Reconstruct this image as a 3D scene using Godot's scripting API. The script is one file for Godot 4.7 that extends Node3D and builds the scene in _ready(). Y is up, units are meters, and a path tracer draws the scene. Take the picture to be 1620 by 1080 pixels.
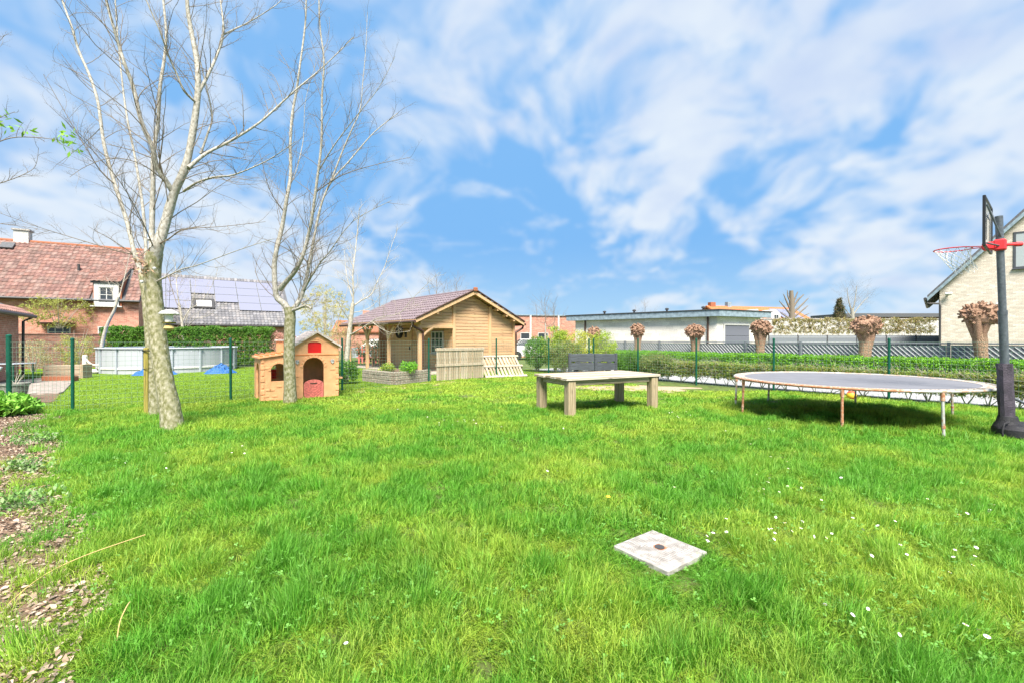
extends Node3D
# A garden in early spring: lawn, trampoline, timber table, playhouse, cabin, hedges, neighbours' houses.
# Camera 1.5 m above the lawn at the origin, looking along -Z. A place is written as (x to the right, distance ahead).

const FOCAL := 720.0     # photograph pixels for one metre at one metre
const EYE := 1.5
const HORIZON := 536.0

var M := {}
var used := {}

# ------------------------------------------------------------------ mesh collector
class MB:
	var v := PackedVector3Array()
	var n := PackedVector3Array()
	var c := PackedColorArray()
	var ix := PackedInt32Array()
	var col := Color(1, 1, 1)

	func vert(p: Vector3, nn: Vector3) -> int:
		v.append(p); n.append(nn); c.append(col)
		return v.size() - 1

	func tri(a: Vector3, b: Vector3, d: Vector3) -> void:   # clockwise seen from the front
		var nn := (d - a).cross(b - a).normalized()
		var i := vert(a, nn)
		vert(b, nn); vert(d, nn)
		ix.append(i); ix.append(i + 1); ix.append(i + 2)

	func quad(a: Vector3, b: Vector3, d: Vector3, e: Vector3) -> void:   # clockwise seen from the front
		var nn := (d - a).cross(b - a)
		if nn.length_squared() < 1e-14:
			nn = (e - a).cross(d - a)
		nn = nn.normalized()
		var i := vert(a, nn)
		vert(b, nn); vert(d, nn); vert(e, nn)
		for k in [0, 1, 2, 0, 2, 3]:
			ix.append(i + k)

	func box(at: Vector3, size: Vector3, turn := Basis.IDENTITY) -> void:
		var h := size * 0.5
		var p := []
		for k in 8:
			p.append(at + turn * Vector3(h.x if k & 1 else -h.x, h.y if k & 2 else -h.y, h.z if k & 4 else -h.z))
		quad(p[4], p[6], p[7], p[5])
		quad(p[1], p[3], p[2], p[0])
		quad(p[5], p[7], p[3], p[1])
		quad(p[0], p[2], p[6], p[4])
		quad(p[6], p[2], p[3], p[7])
		quad(p[0], p[4], p[5], p[1])

	# a box with its edges cut by b
	func cbox(at: Vector3, size: Vector3, b: float, turn := Basis.IDENTITY) -> void:
		var h := size * 0.5
		b = minf(b, minf(h.x, minf(h.y, h.z)) * 0.45)
		var q := PackedVector3Array()
		for k in 8:
			var s := Vector3(1 if k & 1 else -1, 1 if k & 2 else -1, 1 if k & 4 else -1)
			for ax in 3:
				var p := Vector3(h.x - b, h.y - b, h.z - b)
				p[ax] = h[ax]
				q.append(at + turn * (p * s))
		for f in [[1, 3, 7, 5, 0], [0, 2, 6, 4, 0], [2, 3, 7, 6, 1], [0, 1, 5, 4, 1], [4, 5, 7, 6, 2], [0, 1, 3, 2, 2]]:
			oquad(q[f[0] * 3 + f[4]], q[f[1] * 3 + f[4]], q[f[2] * 3 + f[4]], q[f[3] * 3 + f[4]], at)
		for e in [[0, 1, 1, 2], [2, 3, 1, 2], [4, 5, 1, 2], [6, 7, 1, 2], [0, 2, 0, 2], [1, 3, 0, 2], [4, 6, 0, 2], [5, 7, 0, 2], [0, 4, 0, 1], [1, 5, 0, 1], [2, 6, 0, 1], [3, 7, 0, 1]]:
			oquad(q[e[0] * 3 + e[2]], q[e[1] * 3 + e[2]], q[e[1] * 3 + e[3]], q[e[0] * 3 + e[3]], at)
		for k in 8:
			otri(q[k * 3], q[k * 3 + 1], q[k * 3 + 2], at)

	func otri(a: Vector3, b: Vector3, d: Vector3, inside: Vector3) -> void:
		if (d - a).cross(b - a).dot((a + b + d) / 3.0 - inside) < 0.0:
			tri(a, d, b)
		else:
			tri(a, b, d)

	func oquad(a: Vector3, b: Vector3, d: Vector3, e: Vector3, inside: Vector3) -> void:
		if (d - a).cross(b - a).dot((a + b + d + e) / 4.0 - inside) < 0.0:
			quad(a, e, d, b)
		else:
			quad(a, b, d, e)

	# tapered tube through points
	func tube(pts: Array, radii: Array, sides := 8, cap := true) -> void:
		var count := pts.size()
		if count < 2:
			return
		var t0: Vector3 = (pts[1] - pts[0]).normalized()
		var side := t0.cross(Vector3.UP if absf(t0.y) < 0.9 else Vector3.RIGHT).normalized()
		var first := v.size()
		for i in count:
			var t: Vector3 = (pts[mini(i + 1, count - 1)] - pts[maxi(i - 1, 0)]).normalized()
			side = (side - t * side.dot(t)).normalized()
			var other := t.cross(side)
			var r: float = radii[i]
			for k in sides:
				var a := TAU * k / sides
				var d := side * cos(a) + other * sin(a)
				vert(pts[i] + d * r, d)
		for i in count - 1:
			for k in sides:
				var a := first + i * sides + k
				var b := first + i * sides + (k + 1) % sides
				var e := a + sides
				var f := b + sides
				ix.append_array(PackedInt32Array([a, f, b, a, e, f]))
		if cap:
			for end in [0, count - 1]:
				var t: Vector3 = (pts[1] - pts[0]).normalized() if end else (pts[0] - pts[1]).normalized()
				if end:
					t = (pts[end] - pts[end - 1]).normalized()
				var m := vert(pts[end], t)
				var ring := []
				for k in sides:
					ring.append(vert(v[first + end * sides + k], t))
				for k in sides:
					if end:
						ix.append_array(PackedInt32Array([m, ring[(k + 1) % sides], ring[k]]))
					else:
						ix.append_array(PackedInt32Array([m, ring[k], ring[(k + 1) % sides]]))

	func rod(a: Vector3, b: Vector3, r: float, sides := 8) -> void:
		tube([a, b], [r, r], sides)

	# profile: Array of Vector2(radius, height), turned about the y axis at place
	func lathe(profile: Array, sides := 24, at := Vector3.ZERO) -> void:
		for i in profile.size() - 1:
			var p: Vector2 = profile[i]
			var q: Vector2 = profile[i + 1]
			var slope := Vector2(q.y - p.y, p.x - q.x).normalized()
			for k in sides:
				var a := TAU * k / sides
				var b := TAU * (k + 1) / sides
				var da := Vector3(cos(a), 0, sin(a))
				var db := Vector3(cos(b), 0, sin(b))
				var na := (da * slope.x + Vector3.UP * slope.y).normalized()
				var nb := (db * slope.x + Vector3.UP * slope.y).normalized()
				var i0 := vert(at + da * p.x + Vector3.UP * p.y, na)
				vert(at + db * p.x + Vector3.UP * p.y, nb)
				vert(at + db * q.x + Vector3.UP * q.y, nb)
				vert(at + da * q.x + Vector3.UP * q.y, na)
				ix.append_array(PackedInt32Array([i0, i0 + 1, i0 + 2, i0, i0 + 2, i0 + 3]))

	# polygon in the x-y plane, thickened from z0 to z1
	func prism(poly: PackedVector2Array, z0: float, z1: float, tr := Transform3D.IDENTITY) -> void:
		if Geometry2D.is_polygon_clockwise(poly):
			poly.reverse()
		var tris := Geometry2D.triangulate_polygon(poly)
		for k in range(0, tris.size(), 3):
			var a := poly[tris[k]]
			var b := poly[tris[k + 1]]
			var d := poly[tris[k + 2]]
			if (b - a).cross(d - a) > 0:
				var s := b
				b = d
				d = s
			tri(tr * Vector3(a.x, a.y, z1), tr * Vector3(b.x, b.y, z1), tr * Vector3(d.x, d.y, z1))
			tri(tr * Vector3(a.x, a.y, z0), tr * Vector3(d.x, d.y, z0), tr * Vector3(b.x, b.y, z0))
		for k in poly.size():
			var a := poly[k]
			var b := poly[(k + 1) % poly.size()]
			quad(tr * Vector3(a.x, a.y, z0), tr * Vector3(a.x, a.y, z1), tr * Vector3(b.x, b.y, z1), tr * Vector3(b.x, b.y, z0))

	func mesh() -> ArrayMesh:
		var a := []
		a.resize(Mesh.ARRAY_MAX)
		a[Mesh.ARRAY_VERTEX] = v
		a[Mesh.ARRAY_NORMAL] = n
		a[Mesh.ARRAY_COLOR] = c
		a[Mesh.ARRAY_INDEX] = ix
		var m := ArrayMesh.new()
		m.add_surface_from_arrays(Mesh.PRIMITIVE_TRIANGLES, a)
		return m

# ------------------------------------------------------------------ helpers
func V(x: float, ahead: float, y := 0.0) -> Vector3:
	return Vector3(x, y, -ahead)

func at(u: float, v: float, ahead: float) -> Vector3:      # the point seen at (u, v) in the photograph, so far ahead
	return Vector3((u - 810.0) / FOCAL * ahead, EYE - (v - HORIZON) / FOCAL * ahead, -ahead)

func rnd(s: int) -> RandomNumberGenerator:
	var r := RandomNumberGenerator.new()
	r.seed = s
	return r

func numbered(called: String) -> String:
	if not used.has(called):
		used[called] = 0
		return called
	used[called] += 1
	return "%s_%03d" % [called, used[called]]

func tag(o: Node, label := "", category := "", group := "", kind := "") -> Node:
	if label: o.set_meta("label", label)
	if category: o.set_meta("category", category)
	if group: o.set_meta("group", group)
	if kind: o.set_meta("kind", kind)
	return o

func thing(called: String, label: String, category: String, place := Vector3.ZERO, turn := Basis.IDENTITY, group := "") -> Node3D:
	var o := Node3D.new()
	o.name = numbered(called)
	add_child(o)
	o.transform = Transform3D(turn, place)
	tag(o, label, category, group)
	return o

func part(called: String, mb, m: Material, parent: Node, place := Transform3D.IDENTITY, kind := "") -> MeshInstance3D:
	var o := MeshInstance3D.new()
	o.name = called if parent != self else numbered(called)
	o.mesh = mb.mesh() if mb is MB else mb
	o.material_override = m
	o.transform = place
	parent.add_child(o, true)
	if kind: o.set_meta("kind", kind)
	return o

func structure(called: String, mb, m: Material) -> MeshInstance3D:
	return part(called, mb, m, self, Transform3D.IDENTITY, "structure")

func bx(called: String, m: Material, parent: Node, place: Vector3, size: Vector3, bevel := 0.006, turn := Basis.IDENTITY) -> MeshInstance3D:
	var mb := MB.new()
	if bevel > 0: mb.cbox(Vector3.ZERO, size, bevel)
	else: mb.box(Vector3.ZERO, size)
	return part(called, mb, m, parent, Transform3D(turn, place))

# x runs from a to b as the face is seen, z comes out of the face
func facing(a: Vector3, b: Vector3) -> Basis:
	var x := (b - a).normalized()
	return Basis(x, Vector3.UP, x.cross(Vector3.UP))

func spots(called: String, mesh: Mesh, m: Material, where: Array, tints, parent: Node) -> MultiMeshInstance3D:
	var mm := MultiMesh.new()
	mm.transform_format = MultiMesh.TRANSFORM_3D
	mm.use_colors = tints != null
	mm.mesh = mesh
	mm.instance_count = where.size()
	for i in where.size():
		mm.set_instance_transform(i, where[i])
		if tints != null: mm.set_instance_color(i, tints[i])
	var o := MultiMeshInstance3D.new()
	o.name = called if parent != self else numbered(called)
	o.multimesh = mm
	o.material_override = m
	parent.add_child(o, true)
	o.set_meta("kind", "stuff")
	return o

# ------------------------------------------------------------------ materials
func noise_tex(freq: float, lo: Color, hi: Color, s := 1, octaves := 4, size := 256, mid = null) -> NoiseTexture2D:
	var f := FastNoiseLite.new()
	f.noise_type = FastNoiseLite.TYPE_SIMPLEX_SMOOTH
	f.seed = s
	f.frequency = freq
	f.fractal_octaves = octaves
	var t := NoiseTexture2D.new()
	t.width = size; t.height = size
	t.seamless = true
	t.noise = f
	var g := Gradient.new()
	g.set_color(0, lo); g.set_color(1, hi)
	if mid != null: g.add_point(0.5, mid)
	t.color_ramp = g
	return t

func lin(r: float, g: float, b: float, a := 1.0) -> Color:
	var c := Color(r, g, b).linear_to_srgb()
	c.a = a
	return c

func mat(called: String, c: Color, rough := 0.8, tex: Texture2D = null, scale := Vector3.ONE, world := false, bump: Texture2D = null, bump_cm := 0.3, metal := 0.0) -> StandardMaterial3D:
	var m := StandardMaterial3D.new()
	m.resource_name = called
	m.albedo_color = c
	m.roughness = rough
	m.metallic = metal
	m.vertex_color_use_as_albedo = true
	if tex != null or bump != null:
		m.uv1_triplanar = true
		m.uv1_world_triplanar = world
		m.uv1_triplanar_sharpness = 4.0
		m.uv1_scale = scale
	if tex != null: m.albedo_texture = tex
	if bump != null:
		m.heightmap_enabled = true
		m.heightmap_texture = bump
		m.heightmap_scale = bump_cm
	M[called] = m
	return m

func grain_tex(s: int, lo: Color, hi: Color, knots := 5) -> ImageTexture:
	var w := 256
	var f := FastNoiseLite.new()
	f.seed = s
	f.frequency = 0.02
	f.fractal_octaves = 4
	var r := rnd(s)
	var ks := []
	for k in knots: ks.append(Vector3(r.randf() * w, r.randf() * w, r.randf_range(3, 7)))
	var im := Image.create(w, w, false, Image.FORMAT_RGB8)
	for y in w:
		for x in w:
			var a := TAU * x / w
			var warp := f.get_noise_3d(cos(a) * 30, sin(a) * 30, y * 0.9) * 6.0
			var dark := 0.0
			for k in ks:
				var dx: float = (x - k.x) * 0.5
				var dy: float = y - k.y
				var dd: float = (dx * dx + dy * dy) / (k.z * k.z)
				warp += 5.0 * exp(-dd * 0.5)
				dark = maxf(dark, exp(-dd * 2.2))
			var t := 0.5 + 0.5 * sin((y + warp * 2.0) * TAU * 9.0 / w)
			t = clampf(t * 0.5 + 0.5 + 0.9 * f.get_noise_3d(cos(a) * 20 + 90, sin(a) * 20, y * 6.0), 0, 1)
			var c := lo.lerp(hi, t)
			c = c.lerp(lo * 0.45, dark * 0.7)
			im.set_pixel(x, y, c)
	return ImageTexture.create_from_image(im)

func turned(t: ImageTexture) -> ImageTexture:
	var im := t.get_image().duplicate()
	im.rotate_90(CLOCKWISE)
	return ImageTexture.create_from_image(im)

# courses of brick too small to tell apart at their distance: colour by brick and pale joints
func brick_tex(s: int, tones: Array, joint: Color, cols := 8, rows := 24) -> Array:
	var w := 512
	var im := Image.create(w, w, false, Image.FORMAT_RGB8)
	var hi := Image.create(w, w, false, Image.FORMAT_L8)
	im.fill(joint)
	var r := rnd(s)
	var f := FastNoiseLite.new()
	f.seed = s
	f.frequency = 0.08
	var bw := w / cols
	var bh := float(w) / rows
	for j in rows:
		for i in cols:
			var c: Color = tones[r.randi() % tones.size()]
			c = c * r.randf_range(0.94, 1.06)
			var x0 := i * bw + (bw / 2 if j % 2 else 0)
			for y in range(int(j * bh) + 2, int((j + 1) * bh)):
				for x in range(x0 + 2, x0 + bw):
					var k := 1.0 + 0.2 * f.get_noise_2d(x, y)
					im.set_pixel(x % w, y, Color(c.r * k, c.g * k, c.b * k))
					hi.set_pixel(x % w, y, Color(0.85, 0.85, 0.85))
	return [ImageTexture.create_from_image(im), ImageTexture.create_from_image(hi)]

func make_materials() -> void:
	var fine := noise_tex(0.03, Color(0.72, 0.72, 0.72), Color(1, 1, 1), 3)
	var blotch := noise_tex(0.012, Color(0.62, 0.6, 0.58), Color(1, 1, 1), 7, 5, 512)
	var rough_b := noise_tex(0.05, Color(0, 0, 0), Color(1, 1, 1), 9, 5)
	var grain := grain_tex(11, Color(0.86, 0.79, 0.72), Color(1, 1, 1))
	var grain_up := turned(grain)
	var grain2 := grain_tex(23, Color(0.62, 0.59, 0.55), Color(1, 1, 1), 3)
	var grain2_up := turned(grain2)
	M.fine = fine; M.rough_b = rough_b
	# ground
	mat("soil", lin(1, 1, 1), 0.95, noise_tex(0.02, lin(0.05, 0.06, 0.015), lin(0.12, 0.2, 0.025), 5, 5, 512, lin(0.085, 0.12, 0.022)), Vector3.ONE * 0.35, true, rough_b, 2.0)
	mat("bare_earth", lin(1, 1, 1), 0.95, noise_tex(0.03, lin(0.26, 0.17, 0.1), lin(0.5, 0.38, 0.26), 6, 5, 512, lin(0.4, 0.29, 0.2)), Vector3.ONE * 0.9, true, rough_b, 1.5)
	mat("leaf_mould", lin(1, 1, 1), 0.95, noise_tex(0.06, lin(0.07, 0.045, 0.03), lin(0.34, 0.24, 0.16), 8, 5, 512, lin(0.16, 0.1, 0.065)), Vector3.ONE * 1.2, true, rough_b, 3.0)
	mat("drive_paving", lin(0.5, 0.5, 0.52), 0.85, fine, Vector3.ONE * 0.7, true, rough_b, 0.3)
	mat("slab", lin(0.47, 0.42, 0.38), 0.85, blotch, Vector3.ONE * 0.9, true, rough_b, 0.3)
	mat("concrete", lin(0.55, 0.54, 0.53), 0.85, blotch, Vector3.ONE * 1.6, false, rough_b, 0.2)
	# timber
	mat("pine", lin(0.63, 0.42, 0.25), 0.7, grain, Vector3(0.6, 2.2, 2.2), false, grain, 0.1)
	mat("pine_pale", lin(0.68, 0.46, 0.26), 0.7, grain, Vector3(0.6, 2.4, 2.4), false, grain, 0.1)
	mat("pine_dark", lin(0.56, 0.36, 0.21), 0.7, grain, Vector3(0.6, 2.0, 2.0), false, grain, 0.1)
	mat("pine_post", lin(0.66, 0.44, 0.25), 0.7, grain_up, Vector3(2.6, 0.6, 2.6), false, grain_up, 0.1)
	mat("door_brown", lin(0.22, 0.085, 0.03), 0.5, grain_up, Vector3(3, 0.8, 3), false)
	mat("weathered", lin(0.44, 0.36, 0.26), 0.85, grain2, Vector3(0.7, 2.6, 2.6), false, grain2, 0.25)
	mat("weathered_pale", lin(0.56, 0.5, 0.42), 0.85, grain2, Vector3(0.7, 2.2, 2.2), false, grain2, 0.3)
	mat("weathered_post", lin(0.43, 0.35, 0.23), 0.85, grain2_up, Vector3(2.4, 0.7, 2.4), false, grain2_up, 0.4)
	mat("pallet_wood", lin(0.46, 0.38, 0.27), 0.85, grain2_up, Vector3(2.4, 0.7, 2.4), false, grain2_up, 0.2)
	mat("pallet_wood_pale", lin(0.56, 0.48, 0.37), 0.85, grain2_up, Vector3(2.4, 0.7, 2.4), false, grain2_up, 0.2)
	mat("stake_wood", lin(0.34, 0.29, 0.06), 0.8, grain2_up, Vector3(2.4, 0.7, 2.4), false)
	mat("grey_board", lin(0.085, 0.1, 0.125), 0.6, grain2, Vector3(0.7, 2, 2), false)
	# masonry
	var red := brick_tex(31, [lin(0.46, 0.19, 0.13), lin(0.48, 0.21, 0.15), lin(0.43, 0.17, 0.12), lin(0.5, 0.25, 0.18)], lin(0.6, 0.5, 0.43))
	mat("red_brick", Color.WHITE, 0.9, red[0], Vector3.ONE * 0.58, false, red[1], 0.6)
	var brown := brick_tex(37, [lin(0.2, 0.085, 0.06), lin(0.26, 0.12, 0.085), lin(0.16, 0.075, 0.055), lin(0.23, 0.13, 0.1)], lin(0.3, 0.24, 0.2))
	mat("brown_brick", Color.WHITE, 0.9, brown[0], Vector3.ONE * 0.58, false, brown[1], 0.6)
	var cream := brick_tex(41, [lin(0.58, 0.52, 0.45), lin(0.62, 0.57, 0.5), lin(0.54, 0.48, 0.41)], lin(0.4, 0.37, 0.33))
	mat("cream_brick", Color.WHITE, 0.9, cream[0], Vector3.ONE * 0.6, false, cream[1], 0.5)
	var white := brick_tex(43, [lin(0.8, 0.76, 0.7), lin(0.79, 0.75, 0.69)], lin(0.73, 0.69, 0.64), 5, 10)
	mat("white_block", Color.WHITE, 0.9, white[0], Vector3.ONE * 0.5, false, white[1], 0.4)
	mat("bed_block", lin(0.5, 0.45, 0.37), 0.9, blotch, Vector3.ONE * 2.2, false, rough_b, 0.8)
	mat("roof_tile", Color.WHITE, 0.85, fine, Vector3.ONE * 1.5, false, rough_b, 0.3)
	mat("slate", lin(0.13, 0.135, 0.15), 0.7, fine, Vector3.ONE * 1.1, false, rough_b, 0.4)
	mat("cabin_sheet", lin(0.27, 0.205, 0.215), 0.38, fine, Vector3.ONE * 0.9, false)
	mat("solar", lin(0.2, 0.21, 0.29), 0.3)
	mat("solar_rim", lin(0.45, 0.46, 0.5), 0.4, null, Vector3.ONE, false, null, 0, 0.8)
	mat("zinc", lin(0.3, 0.4, 0.48), 0.45, fine, Vector3.ONE * 0.5, false)
	mat("gutter", lin(0.05, 0.048, 0.05), 0.45)
	mat("brown_metal", lin(0.07, 0.035, 0.025), 0.45)
	mat("white_paint", lin(0.78, 0.78, 0.77), 0.55, fine, Vector3.ONE * 2, false)
	mat("render_white", lin(0.72, 0.72, 0.7), 0.9, fine, Vector3.ONE, false)
	mat("anthracite", lin(0.055, 0.062, 0.075), 0.5)
	mat("door_grey", lin(0.14, 0.15, 0.19), 0.5)
	mat("glass", lin(0.04, 0.05, 0.06), 0.06)
	mat("curtain", lin(0.5, 0.54, 0.42), 0.9, fine, Vector3(6, 0.6, 6), false)
	mat("orange_tile", lin(0.62, 0.2, 0.07), 0.85, fine, Vector3.ONE * 0.5, false)
	# metal, plastic, cloth
	mat("fence_green", lin(0.0, 0.1, 0.06), 0.42, fine, Vector3.ONE * 3, false)
	mat("wire_green", lin(0.16, 0.26, 0.2), 0.45)
	mat("fence_grey", lin(0.16, 0.18, 0.21), 0.7)
	mat("fence_white", lin(0.62, 0.64, 0.66), 0.7)
	mat("galvanised", lin(1, 1, 1), 0.5, noise_tex(0.02, lin(0.36, 0.14, 0.05), lin(0.55, 0.56, 0.55), 13, 4, 512, lin(0.46, 0.46, 0.44)), Vector3(0.5, 0.9, 0.5), true, rough_b, 0.05, 0.25)
	mat("rusty", lin(1, 1, 1), 0.75, noise_tex(0.03, lin(0.28, 0.085, 0.03), lin(0.55, 0.5, 0.45), 17, 5, 512, lin(0.42, 0.2, 0.11)), Vector3.ONE * 0.9, true, rough_b, 0.15, 0.1)
	mat("mat_cloth", lin(0.17, 0.175, 0.2), 0.8, noise_tex(0.01, Color(0.93, 0.93, 0.93), Color(1, 1, 1), 71), Vector3.ONE * 0.8, false)
	mat("worn_band", lin(1, 1, 1), 0.9, noise_tex(0.05, lin(0.2, 0.1, 0.055), lin(0.5, 0.48, 0.45), 19, 4, 256, lin(0.4, 0.37, 0.33)), Vector3.ONE * 2.2, true)
	mat("pool_panel", lin(0.4, 0.43, 0.47), 0.5)
	mat("pool_frame", lin(0.4, 0.44, 0.49), 0.4)
	mat("tarp_blue", lin(0.02, 0.16, 0.52), 0.5, fine, Vector3.ONE * 4, false, rough_b, 1.0)
	mat("orange_plastic", lin(0.85, 0.43, 0.22), 0.55, noise_tex(0.015, Color(0.88, 0.88, 0.86), Color(1, 1, 1), 29, 4, 256), Vector3.ONE * 1.2, false, rough_b, 0.06)
	mat("deep_orange", lin(0.7, 0.19, 0.04), 0.5)
	mat("red_plastic", lin(0.62, 0.008, 0.008), 0.4)
	mat("faded_red", lin(0.8, 0.22, 0.19), 0.5, fine, Vector3.ONE * 2, false)
	mat("roof_plastic", lin(0.72, 0.68, 0.66), 0.7, noise_tex(0.03, Color(0.75, 0.7, 0.66), Color(1, 1, 1), 33, 5, 256), Vector3.ONE * 2, false)
	mat("hoop_red", lin(0.7, 0.035, 0.045), 0.4)
	mat("pole_grey", lin(0.11, 0.13, 0.155), 0.4, fine, Vector3.ONE * 2, false)
	mat("black_cloth", lin(0.022, 0.022, 0.03), 0.6, fine, Vector3.ONE * 6, false, rough_b, 0.8)
	mat("black_plastic", lin(0.014, 0.014, 0.016), 0.4)
	mat("purple_pad", lin(0.075, 0.06, 0.09), 0.65, fine, Vector3.ONE * 4, false, rough_b, 0.6)
	mat("net_white", lin(0.78, 0.78, 0.78), 0.8)
	mat("clear_board", lin(0.6, 0.66, 0.72, 0.35), 0.08)
	M.clear_board.transparency = BaseMaterial3D.TRANSPARENCY_ALPHA
	mat("car_white", lin(0.74, 0.75, 0.76), 0.25)
	mat("car_grey", lin(0.3, 0.34, 0.38), 0.3)
	mat("tyre", lin(0.018, 0.018, 0.018), 0.8)
	mat("terracotta", lin(0.42, 0.15, 0.075), 0.85, fine, Vector3.ONE * 4, false)
	mat("pot_grey", lin(0.32, 0.34, 0.31), 0.8, blotch, Vector3.ONE * 3, false)
	mat("ball_paint", Color.WHITE, 0.5)
	mat("rope", lin(0.68, 0.66, 0.6), 0.8)
	mat("fat_yellow", lin(0.66, 0.5, 0.2), 0.8, fine, Vector3.ONE * 20, false)
	# living things
	mat("bark", lin(1, 1, 1), 0.9, noise_tex(0.028, lin(0.16, 0.145, 0.11), lin(0.5, 0.49, 0.46), 51, 5, 512, lin(0.35, 0.335, 0.295)), Vector3(1.5, 0.8, 1.5), true, rough_b, 0.7)
	mat("bark_moss", lin(1, 1, 1), 0.95, noise_tex(0.022, lin(0.1, 0.105, 0.03), lin(0.47, 0.44, 0.37), 53, 5, 512, lin(0.26, 0.25, 0.15)), Vector3(1.4, 0.8, 1.4), true, rough_b, 0.9)
	mat("bark_pale", lin(1, 1, 1), 0.9, noise_tex(0.03, lin(0.26, 0.24, 0.17), lin(0.56, 0.53, 0.48), 55, 5, 256, lin(0.42, 0.39, 0.33)), Vector3(1.5, 0.8, 1.5), true, rough_b, 1.0)
	mat("twig", lin(0.2, 0.165, 0.13), 0.9)
	mat("twig_pale", lin(0.4, 0.36, 0.29), 0.9)
	mat("willow_bark", lin(1, 1, 1), 0.95, noise_tex(0.03, lin(0.15, 0.09, 0.055), lin(0.47, 0.33, 0.23), 57, 5, 512, lin(0.33, 0.22, 0.145)), Vector3(3, 0.9, 3), true, rough_b, 3.0)
	mat("willow_cut", lin(1, 1, 1), 0.95, noise_tex(0.04, lin(0.15, 0.08, 0.05), lin(0.5, 0.34, 0.24), 59, 4, 256, lin(0.33, 0.2, 0.135)), Vector3.ONE * 3, true, rough_b, 2.0)
	for k in [["leaf", 0.55], ["grass", 0.9], ["petal", 0.3]]:
		var m := mat(k[0], lin(1, 1, 1), 0.6)
		m.backlight_enabled = true
		m.backlight = lin(k[1], k[1], k[1])
	mat("dry_leaf", lin(1, 1, 1), 0.85)

# ------------------------------------------------------------------ sky: air and cloud for every direction
const EXPOSURE := 3.25

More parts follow.
